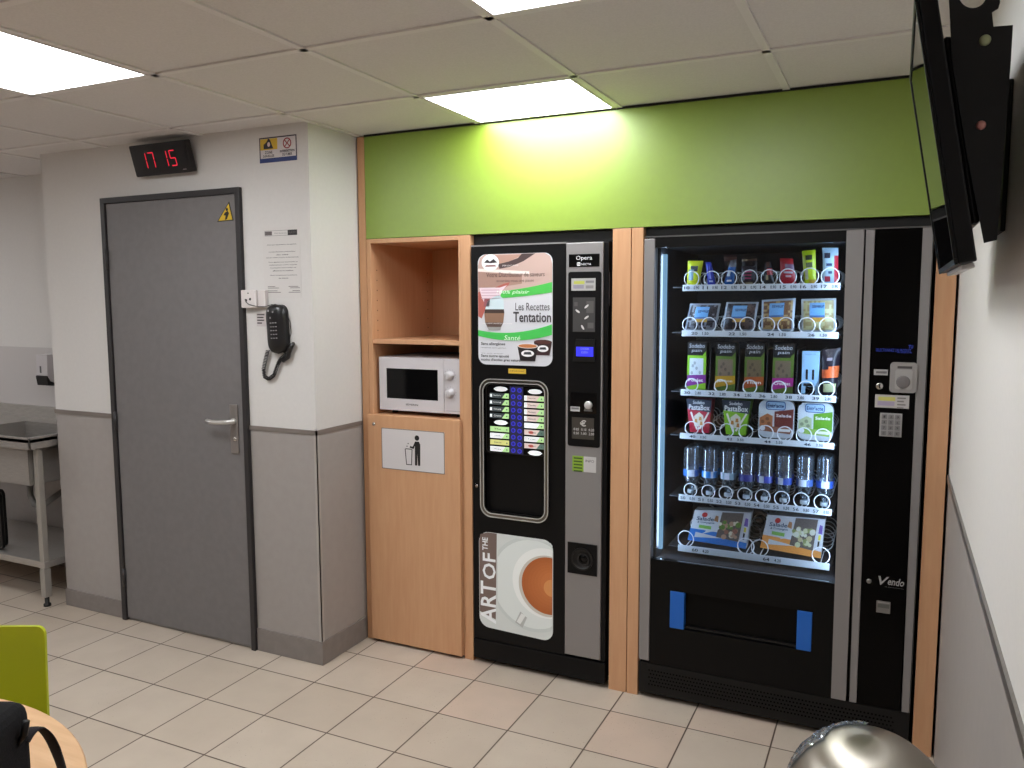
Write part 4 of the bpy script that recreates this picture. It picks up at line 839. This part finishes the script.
cx = (xm+x1)/2; RS = M((150, 30, 44), .5); g.ring(ell(cx, z0+.072, .022, n=20), ell(cx, z0+.072, .0175, n=20), yq-.0010, yq-.0004, RS)
for sg in (1, -1): g.flat([(cx-.014, z0+.072-.014*sg-.003), (cx-.014, z0+.072-.014*sg+.003), (cx+.014, z0+.072+.014*sg+.003), (cx+.014, z0+.072+.014*sg-.003)], yq-.0009, RS)
g.text('INTERDICTION', cx-.038, cx+.038, z0+.036, z0+.046, yq-.0010, DKS, True); g.text('DE FUMER', cx-.026, cx+.026, z0+.022, z0+.033, yq-.0010, DKS, True)
g.build('warning_plate', org=((x0+x1)/2, YD, z0), label='small yellow and white warning plate high on the pillar', cat='sign')
# paper notice
x0, x1, z0, z1 = FR(262.5, 228, 302, 298, YD); g = MB(); yq = YD-.0012; g.box(x0, x1, yq, YD-.0003, z0, z1, M((212, 207, 204), .6)); TX = M((44, 38, 40), .6); TL = M((100, 92, 92), .6); w = x1-x0; h = z1-z0
def nt(s, u0, u1, v, hh=.016, c=TX, b=False): g.text(s, x0+w*u0, x0+w*u1, z0+h*v, z0+h*(v+hh), yq-.0005, c, b)
g.ring([(x0+w*.06, z0+h*.88), (x0+w*.93, z0+h*.88), (x0+w*.93, z0+h*.955), (x0+w*.06, z0+h*.955)], [(x0+w*.065, z0+h*.884), (x0+w*.925, z0+h*.884), (x0+w*.925, z0+h*.951), (x0+w*.065, z0+h*.951)], yq-.0004, yq-.0001, TL)
g.rect(x0+w*.68, x0+w*.93, z0+h*.88, z0+h*.955, yq-.0005, M((44, 38, 40), .5)); g.text('RATP', x0+w*.71, x0+w*.90, z0+h*.905, z0+h*.932, yq-.0009, TL); g.rect(x0+w*.07, x0+w*.26, z0+h*.89, z0+h*.945, yq-.0005, TL); nt('Note de service', .33, .65, .908)
for s, u0, u1, v in (('Note aux consommateurs des appareils', .12, .90, .745), ('Les distributeurs automatiques', .16, .87, .645), ('du site', .36, .68, .605), ('doivent rester propres et fonctionnels', .08, .95, .565), ('Tous signalements de produits ou', .14, .92, .50), ('réclamations se font auprès', .16, .90, .46), ('du prestataire dont le numéro est', .18, .88, .42), ('affiché sur la machine', .25, .80, .38), ('Nous comptons sur la présence', .18, .90, .315), ('de chacun', .40, .66, .275)): nt(s, u0, u1, v, .017, TX, True)
for u0, u1, v in ((.10, .30, .16), (.10, .40, .14), (.10, .36, .10), (.10, .45, .078), (.66, .92, .16), (.70, .96, .14), (.76, .96, .10), (.66, .97, .078)): g.rect(x0+w*u0, x0+w*u1, z0+h*v, z0+h*(v+.008), yq-.0005, TL)
g.build('paper_notice', org=((x0+x1)/2, YD, z0), label='white printed notice sheet on the pillar above the black telephone', cat='notice')
x0, x1, z0, z1 = FR(256.5, 313, 266, 326.5, YD); g = MB(); g.box(x0, x1, yq, YD-.0003, z0, z1, M((200, 192, 190), .6))
for k, wd in enumerate((.9, .8, .85, .6)): g.rect(x0+.004, x0+(x1-x0)*wd, z1-.010-.012*k, z1-.004-.012*k, yq-.0004, M((80, 72, 72), .6))
g.build('small_notice', org=((x0+x1)/2, YD, z0), label='tiny printed label on the pillar left of the black telephone', cat='notice')
# phone socket
soc = thing('phone_socket', (-.33, YD, 1.545), 'white wall phone socket at the door frame edge', 'socket'); WP = M((216, 208, 206), .4)
yS = YD-.034; x0, x1, z0, z1 = FR(240.5, 290, 256, 308, yS); MB().box(x0, x1, yS, YD-.0185, z0, z1, WP, .004).build('socket_body', soc)
MB().box(x1+.0005, x1+.040, YD-.022, YD-.0003, z0+.002, z1-.002, WP, .003).build('socket_base', soc)
g = MB()
for a in (.35, .62): g.lathe([(.006, 0), (.005, .0012)], (x0+(x1-x0)*a, yS, (z0+z1)/2-.006+.005*(a > .5)), BLACK, 10, 1)
g.lathe([(.0035, 0), (.003, .001)], (x0+(x1-x0)*.5, yS, z1-.014), BLACK, 8, 1); g.build('socket_holes', soc)
# telephone
ph = thing('telephone', (-.19, YD, 1.36), 'black slim wall telephone with coiled cord on the pillar', 'telephone')
yP = YD-.030; x0, x1, z0, z1 = FR(264.3, 303.8, 286.3, 354.5, yP); cx = (x0+x1)/2; pcz = (z0+z1)/2
def rot(pts, a): return [(cx+(p[0]-cx)*math.cos(a)-(p[1]-pcz)*math.sin(a), pcz+(p[0]-cx)*math.sin(a)+(p[1]-pcz)*math.cos(a)) for p in pts]
PB = M((24, 22, 23), .32, name='phone_black'); an = .05
g = MB(); g.prism(rot(rrect(x0+.010, x1-.004, z0+.02, z1-.004, .034, 6), an), YD-.020, YD-.0003, PB); g.build('cradle', ph)
g = MB(); hw = (x1-x0)/2
def hs(u, v):
    t = v*2-1; prof = math.sqrt(max(0, 1-abs(t)**4.5)); wdt = hw*(1-.10*math.cos(t*PI/2))*prof*1.04; a = PI*u
    p = rot([(cx-wdt*math.cos(a), pcz+t*(z1-z0)/2)], an)[0]; return (p[0], YD-.020-(.022+.006*t*t)*math.sin(a)*prof, p[1])
g.sheet(hs, 12, 24, PB); hand = g.build('handset', ph)
g = MB(); LG = M((150, 146, 148), .5)
for r in range(5):
    for k in range(3):
        p = rot([(cx+.002+.013*(k-1), pcz+.014-.016*r+.012)], an)[0]; g.box(p[0]-.0028, p[0]+.0028, YD-.046, YD-.040, p[1]-.002, p[1]+.002, LG)
for q in ((-.022, .078), (.004, .072), (-.012, .048)):
    p = rot([(cx+q[0], pcz+q[1])], an)[0]; g.box(p[0]-.003, p[0]+.003, YD-.044, YD-.036, p[1]-.004, p[1]+.004, LG)
g.build('dial_keys', hand)
def coil(path, R_, turns, r):
    path = [Vector(p) for p in path]; L = [0]
    for a, b in zip(path, path[1:]): L.append(L[-1]+(b-a).length)
    def ev(t):
        s = t*L[-1]
        for i in range(len(path)-1):
            if s <= L[i+1] or i == len(path)-2:
                k = (s-L[i])/(L[i+1]-L[i]); return path[i].lerp(path[i+1], min(1, k)), (path[i+1]-path[i]).normalized()
    N = turns*8; out = []
    for i in range(N+1):
        p, t = ev(i/N); n1 = Vector((0, 1, 0)); n1 = (n1-t*n1.dot(t)).normalized(); n2 = t.cross(n1); a = 2*PI*turns*i/N; out.append(p+n1*R_*math.cos(a)+n2*R_*math.sin(a))
    return MB().tube(out, r, PB, 5)
def W(u, v, y): a = F(u, v, y); return Vector((a[0], y, a[1]))
yc_ = YD-.015
coil([W(268, 350, yc_), W(265.5, 360, yc_), W(263.5, 369, yc_), W(264.5, 376.5, yc_), W(269, 379, yc_), W(274, 375, yc_), W(278, 364, yc_), W(281, 358.5, yc_), W(287, 354, yc_)], .007, 44, .0022).build('coiled_cord', ph)
g = MB(); g.tube([W(283, 361, YD-.018), W(288, 357, YD-.018), W(290, 349, YD-.018), W(293.5, 343, YD-.018)], .010, PB, 8, rad=[.8, 1, 1, .7]); g.tube([W(284, 352, YD-.014), W(290, 345, YD-.014), W(294, 343.5, YD-.014)], .007, PB, 8); g.build('cord_bundle', ph)
g = MB(); yw = YD-.040
g.tube([W(245, 299, yw), W(246, 302, yw-.004), W(249, 304.5, yw), W(258, 306.8, yw), W(264.5, 306.6, yw), W(268, 305.8, YD-.034), W(272, 304.5, YD-.028), W(281, 306, YD-.026), W(287, 313, YD-.012), W(290, 322, YD-.006), W(291, 333, YD-.006), W(289.5, 340, YD-.008)], .0017, PB, 6); g.build('phone_wire', ph)

# ------------------------------------------------------------------ kitchen corner
sk = thing('sink_unit', (-2.3, -.2, 0), 'stainless steel sink table with undershelf in the left corner', 'sink')
sx0, sx1, sy0, sy1, sz = -3.05, -1.690, -.452, YK-.001, .898
bx0, bx1, by0, by1 = -2.35, -1.775, -.405, -.035
g = MB()
rim = .022
for q in ((sx0, sx1, sy0, by0), (sx0, sx1, by1, sy1), (sx0, bx0, by0, by1), (bx1, sx1, by0, by1)): g.box(*q, sz-.026, sz-.010, STEEL)
for q in ((sx0, sx1, sy0, sy0+.010), (sx1-.010, sx1, sy0, sy1), (sx0, sx0+.010, sy0, sy1)): g.box(*q, sz-.060, sz, STEEL, .002)
g.box(sx0, sx1, sy1-.016, sy1, sz-.02, .962, STEEL, .002)
g.build('worktop', sk)
g = MB(); t_ = .002
for q in ((bx0, bx1, by0, by0+t_), (bx0, bx1, by1-t_, by1), (bx0, bx0+t_, by0, by1), (bx1-t_, bx1, by0, by1)): g.box(*q, .640, sz-.026, STEEL)
g.box(bx0, bx1, by0, by1, .638, .641, STEEL); g.lathe([(.03, 0), (.028, .004)], ((bx0+bx1)/2, (by0+by1)/2, .641), CHROME, 16); g.build('basin', sk)
LG_ = M((168, 163, 156), .38, .4)
for lx in (-2.98, -1.742):
    for ly in (-.375, .035):
        g = MB(); g.box(lx-.016, lx+.016, ly-.016, ly+.016, .19, sz-.026, LG_, .003); g.box(lx-.0185, lx+.0185, ly-.0185, ly+.0185, .05, .20, LG_, .003); lg = g.build('leg', sk)
        g = MB(); g.lathe([(.018, 0), (.018, .012), (.011, .016), (.011, .051)], (lx, ly, 0), BLACKM, 12); g.build('foot', lg)
MB().box(sx0+.05, sx1-.03, -.392, YK-.02, .205, .240, STEEL, .003).build('undershelf', sk)
g = MB(); g.tube([(-2.06, -.22, .640), (-2.06, -.22, .52), (-2.03, -.22, .47), (-1.96, -.22, .47), (-1.93, -.20, .50), (-1.92, -.10, .55), (-1.92, .07, .55)], .016, M((120, 118, 116), .5), 10); g.build('drain_pipe', sk)
g = MB(); x = -2.245; g.prism([(.0, 1.125), (.066, 1.098), (.083, 1.10), (.083, 1.275), (-.012, 1.275), (-.016, 1.16)], x, x+.095, M((196, 190, 192), .35), 0)
sd = thing('soap_dispenser', (-2.21, .03, 1.10), 'white soap dispenser on the wall above the steel sink', 'dispenser'); g.build('dispenser_body', sd)
g = MB(); g.prism([(-.022, 1.150), (-.014, 1.100), (.064, 1.092), (.064, 1.097), (.0, 1.124), (-.0165, 1.155)], x, x+.095, BLACK, 0); g.rect(x+.03, x+.045, 1.17, 1.21, -.0162, M((90, 86, 88), .5)); g.build('push_bar', sd)
g = MB(); bk = F(3.2, 500, -.30)
g.ring(rrect(-2.55, -2.105, .243, .56, .03), rrect(-2.52, -2.125, .273, .53, .02), -.36, -.345, BLACK); g.ring(rrect(-2.55, -2.150, .243, .56, .03), rrect(-2.52, -2.170, .273, .53, .02), -.315, -.30, BLACK); g.box(-2.50, -2.20, -.34, -.31, .243, .262, BLACK, .004)
g.build('crate', org=(-2.22, -.25, .243), label='black open frame standing on the undershelf of the sink', cat='crate')

# ------------------------------------------------------------------ television on the right wall
yF = -.996; fb = at(1, yF, 941, 274); ft = at(1, yF, 911.3, 78)
up = (ft-fb).normalized(); HT = (ft-fb).length; ax_ = Vector((0, -1, 0)); nb = up.cross(ax_).normalized()
if nb.x < 0: nb = -nb                                            # towards the wall
LT = at(0, fb.x, 957.5, 261.5); LT = yF-LT.y
T = Matrix((ax_, nb, up)).transposed().to_4x4(); T.translation = fb   # local: x = towards viewer, y = into the wall, z = up
TVB = M((11, 10, 11), .38, spec=.2, name='tv_black')
tv = thing('tv_set', (2.30, -1.25, fb.z), 'black flat television tilted forward on the right wall, seen edge on', 'television')
MB(T).box(0, LT, .001, .028, 0, HT, TVB, .003).build('cabinet', tv)
g = MB(T); bz = .010
for q in ((0, LT, 0, bz), (0, LT, HT-bz, HT), (0, bz, bz, HT-bz), (LT-bz, LT, bz, HT-bz)): g.box(q[0], q[1], -.004, .001, q[2], q[3], TVB, .001)
g.build('bezel', tv)
MB(T).box(bz, LT-bz, -.002, .0005, bz, HT-bz, M((5, 5, 7), .03, spec=.8)).build('screen', tv, label='glossy dark screen')
MB(T).box(.04, LT-.05, .028, .045, .06, HT-.06, TVB, .008).build('back_cover', tv)
MB(T).box(.10, LT-.03, .006, .026, -.009, -.0005, M((190, 186, 184), .4), .002).build('bottom_strip', tv, label='pale strip under the set')  # pale strip along the underside
yB = yF-LT+.045
def B(u, v): return F(u, v, yB)
out = [B(946, -60), B(1000, -60), B(1000, 3), B(998.5, 8), B(992, 12), B(993.5, 26.5), B(1013, 25), B(1011, 60), B(997, 240), B(984, 243), B(966, 150), B(952, 60)]
hole = [B(972.6+14*math.cos(-2*PI*i/24), -6+14*math.sin(-2*PI*i/24)) for i in range(24)]
allp = out+hole; tri_ = tessellate_polygon([[Vector((p[0], p[1], 0)) for p in out], [Vector((p[0], p[1], 0)) for p in hole]])
g = MB(); n = len(allp); g.add([(p[0], yB, p[1]) for p in allp]+[(p[0], yB+.004, p[1]) for p in allp], [tuple(t) for t in tri_]+[tuple(k+n for k in reversed(t)) for t in tri_]+[(i, (i+1) % 12, n+(i+1) % 12, n+i) for i in range(12)]+[(12+i, 12+(i+1) % 24, n+12+(i+1) % 24, n+12+i) for i in range(24)], M((17, 16, 16), .5, spec=.25))
arm = g.build('bracket_arm', tv, label='black steel bracket plate behind the set')
for (u, v, r, c) in ((985, 40.5, .0085, (150, 156, 120)), (981, 125.5, .0072, (176, 120, 112))):
    X, Z = B(u, v); MB().lathe([(r, 0), (r, .003), (r*.6, .006)], (X, yB, Z), M(c, .4, .3), 14, 1).build('bolt', arm)
xw = max(p[0] for p in out)
g = MB(); g.box(XW-.009, XW-.001, -1.20, -1.02, 1.70, 1.98, BLACKM, .002); g.box(xw-.040, XW-.004, -1.18, -1.08, 1.93, 1.95, BLACKM); g.box(xw-.040, XW-.004, -1.18, -1.08, 1.74, 1.76, BLACKM); g.box(xw-.040, xw-.034, yB+.003, -1.10, 1.92, 1.96, BLACKM); g.build('wall_bracket', tv)

# ------------------------------------------------------------------ waste bin
bc = Vector((2.177, -1.452, 0)); br_, bz_, bh = .149, .65, .13
bn = thing('waste_bin', bc, 'round stainless steel bin with domed lid beside the right wall', 'bin')
g = MB(); g.lathe([(br_-.006, .012), (br_-.004, .02), (br_-.004, bz_-.012), (br_-.006, bz_-.008)], bc, STEEL, 48); g.lathe([(br_-.002, 0), (br_-.002, .02)], bc, BLACKM, 40); g.build('bin_body', bn)
def dome(a, t, k=0.):                                             # azimuth, 0 rim .. 1 apex
    Rs = (br_*br_+bh*bh)/(2*bh); th = math.asin(min(1, br_/Rs))*(1-t); r = Rs*math.sin(th); return Vector((bc.x+r*math.cos(a), bc.y+r*math.sin(a), bz_+bh-Rs*(1-math.cos(th))+k))
lid = MB(); A0, A1 = math.radians(95), math.radians(178)           # opening sector of the flap
def spun():
    t = NT('spun_lid_steel'); t.b.inputs['Base Color'].default_value = lin((168, 161, 150))+(1,); t.b.inputs['Metallic'].default_value = 1; t.b.inputs['Roughness'].default_value = .38
    t.b.inputs['Anisotropic'].default_value = .75; tg = t.n('ShaderNodeTangent', direction_type='RADIAL', axis='Z'); t.l(tg.outputs[0], t.b.inputs['Tangent']); return t.m
SPUN = spun()
NA = 96
def lidpt(u, v): return dome(2*PI*u, v)
vs = [dome(2*PI*i/NA, j/16) for j in range(17) for i in range(NA)]; fs = []
for j in range(16):
    for i in range(NA):
        a = 2*PI*(i+.5)/NA
        if A0 < a < A1 and .10 < (j+.5)/16 < .62: continue
        fs.append((j*NA+i, j*NA+(i+1) % NA, (j+1)*NA+(i+1) % NA, (j+1)*NA+i))
lid.add(vs, fs, SPUN, True); lid.lathe([(br_+.001, bz_-.010), (br_+.004, bz_-.006), (br_+.004, bz_+.001), (br_, bz_+.003)], (bc.x, bc.y, 0), SPUN, 64, caps=False)
ld = lid.build('dome_lid', bn)
for o in (ld,): o.location = (0, 0, 0)
g = MB(); g.sheet(lambda u, v: dome(A0+(A1-A0)*u, .10+.52*v, -.004), 16, 8, M((60, 62, 66), .2, .9)); g.build('flap', ld, label='dark flap of the lid')
rnd = random.Random(5)
gr = [[rnd.uniform(-.003, .004) for _ in range(31)] for _ in range(15)]
g = MB()
def bagf(u, v): i, j = round(u*30), round(v*14); return dome(math.radians(96)+math.radians(94)*u, .10+(.66-.16*u)*v, .0045+gr[j][i])
g.sheet(bagf, 30, 14, BLUEBAG, False); g.build('crumpled_film', org=(bc.x-.06, bc.y+.09, bz_+.07), label='crumpled bluish plastic film lying on the bin lid', cat='plastic film')

# ------------------------------------------------------------------ chair, table, bag
e = Vector((.84, .543, 0)).normalized(); f = Vector((.543, -.84, 0)).normalized(); pR = Vector((.366, -1.782, 0)); CWd = .40; mid = pR-e*(CWd/2)
ch = thing('chair', mid+f*.2, 'lime green plastic chair pushed up to the round beech table', 'chair')
LIME = M((176, 182, 24), .4, name='lime_plastic')
T = Matrix((e, f, Vector((0, 0, 1)))).transposed().to_4x4(); T.translation = mid
def shell(name, fn, nu, nv, th):
    g = MB(T)
    def off(u, v):
        p = Vector(fn(u, v)); du = Vector(fn(min(1, u+.01), v))-Vector(fn(max(0, u-.01), v)); dv = Vector(fn(u, min(1, v+.01)))-Vector(fn(u, max(0, v-.01))); nn = du.cross(dv).normalized(); return p+nn*th
    g.sheet(fn, nu, nv, LIME); g.sheet(lambda u, v: off(1-u, v), nu, nv, LIME)
    edge = [(i/nu, 0) for i in range(nu+1)]+[(1, j/nv) for j in range(1, nv+1)]+[(1-i/nu, 1) for i in range(1, nu+1)]+[(0, 1-j/nv) for j in range(1, nv)]
    m = len(edge); va = [fn(*q) for q in edge]+[off(*q) for q in edge]; g.add(va, [(i, i+m, (i+1) % m+m, (i+1) % m) for i in range(m)], LIME); return g.build(name, ch)
def backf(u, v):
    r = .02; z = .47+.33*v; dd = min(r, .80-z); hw_ = CWd/2-r+math.sqrt(max(0, r*r-(r-dd)**2)); x = (2*u-1)*hw_
    return (x, .012+.02*(1-v)-.018*math.cos(PI*x/CWd), z)
shell('backrest', lambda u, v: backf(u, 1-(1-v)**2), 24, 26, -.009)
shell('seat', lambda u, v: ((u-.5)*(.40-.03*v), .03+.40*v, .46-.012*math.sin(PI*v)+.012*(2*u-1)**2+(.03*(1-v)**6)), 12, 14, -.010)
STL = M((170, 166, 162), .25, .9)
for sx in (-1, 1):
    g = MB(T); g.tube([(sx*.17, .06, .44), (sx*.185, .02, .2), (sx*.195, -.01, .0)], .011, STL, 10); g.build('leg', ch)
    g = MB(T); g.tube([(sx*.165, .38, .44), (sx*.18, .41, .2), (sx*.19, .43, .0)], .011, STL, 10); g.build('leg', ch)
    g = MB(T); g.tube([(sx*.14, .06, .44), (sx*.14, .022, .50), (sx*.14, .020, .60)], .010, STL, 8); g.build('back_post', ch)
tb = thing('round_table', (.5844, -2.5576, 0), 'round beech topped table at the lower left corner', 'table'); tc = Vector((.5844, -2.5576, 0)); TRd = .570
g = MB(); g.lathe([(TRd-.003, .716), (TRd, .719), (TRd, .737), (TRd-.003, .740)], tc, WOODT, 96, smooth=False); g.build('tabletop', tb)
g = MB(); g.lathe([(.04, .02), (.04, .716)], tc, STL, 24); g.build('pedestal', tb)
g = MB(); g.lathe([(.23, 0), (.23, .008), (.06, .022), (.045, .03)], tc, STL, 48); g.build('base', tb)
# bag
Rh = Vector((math.cos(YAW), math.sin(YAW), 0)); Fh = Vector((-math.sin(YAW), math.cos(YAW), 0))
T = Matrix((Rh, Fh, Vector((0, 0, 1)))).transposed().to_4x4(); T.translation = Vector((.770, -2.325, .7418))+Rh*.016+Fh*.026
bg = thing('black_bag', T.translation, 'black fabric bag with carrying strap lying on the round table', 'bag')
FAB = grainy('black_fabric', (30, 28, 30), (20, 19, 21), 300, rough=.85, bump=.3, spec=.2); STR = grainy('black_strap', (46, 40, 42), (36, 31, 33), 400, rough=.8, bump=.3, spec=.2)
g = MB(T); g.box(-.21, .155, -.10, .075, .0, .162, FAB, .028, 4); g.build('bag_body', bg)
g = MB(T); g.box(-.19, .135, -.116, -.096, .012, .112, FAB, .010, 3); g.build('front_pocket', bg)
g = MB(T); g.tube([(-.20, -.078, .155), (0, -.074, .1625), (.125, -.072, .159), (.150, -.072, .130), (.156, -.072, .02)], .004, BLACK, 6); g.build('piping', bg)
g = MB(T)
for k in range(40): g.box(-.17+.0065*k, -.1665+.0065*k, -.004, .004, .1619, .1638, M((120, 118, 120), .4, .5))
g.build('zip', bg)
def Wz(u, v, z): return at(2, z, u, v)
path = [Wz(22, 742, .835), Wz(27, 734, .842), Wz(33, 729, .842), Wz(39, 728, .836), Wz(46, 733, .822), Wz(52, 742, .802), Wz(58, 756, .778), Wz(63, 772, .764), Wz(66, 790, .756), Wz(66, 812, .755)]
fine = []
for i in range(len(path)-1):
    p0, p1, p2, p3 = path[max(0, i-1)], path[i], path[i+1], path[min(len(path)-1, i+2)]
    for k in range(5):
        t = k/5; fine.append(.5*((2*p1)+(p2-p0)*t+(2*p0-5*p1+4*p2-p3)*t*t+(3*p1-p0-3*p2+p3)*t**3))
fine.append(path[-1])
g = MB(); g.tube(fine, .0024, STR, 8, ry=.0145, up=(0, 0, 1)); g.build('shoulder_strap', bg)
g = MB(T); g.tube([(.150, .03, .10), (.163, .03, .115), (.168, .03, .14)], .006, BLACK, 6); g.build('strap_ring', bg)

# ------------------------------------------------------------------ world and view
w = bpy.data.worlds.new('world'); SC.world = w; w.use_nodes = True; w.node_tree.nodes['Background'].inputs[0].default_value = (.5, .48, .46, 1); w.node_tree.nodes['Background'].inputs[1].default_value = .02
SC.view_settings.view_transform = 'Standard'; SC.view_settings.look = 'None'; SC.view_settings.gamma = 1; SC.view_settings.use_curve_mapping = False
SC.view_settings.exposure = 0.0
SC.cycles.use_denoising = True
SC.cycles.max_bounces = 12; SC.cycles.transparent_max_bounces = 24; SC.cycles.diffuse_bounces = 6
SC.cycles.sample_clamp_indirect = 6
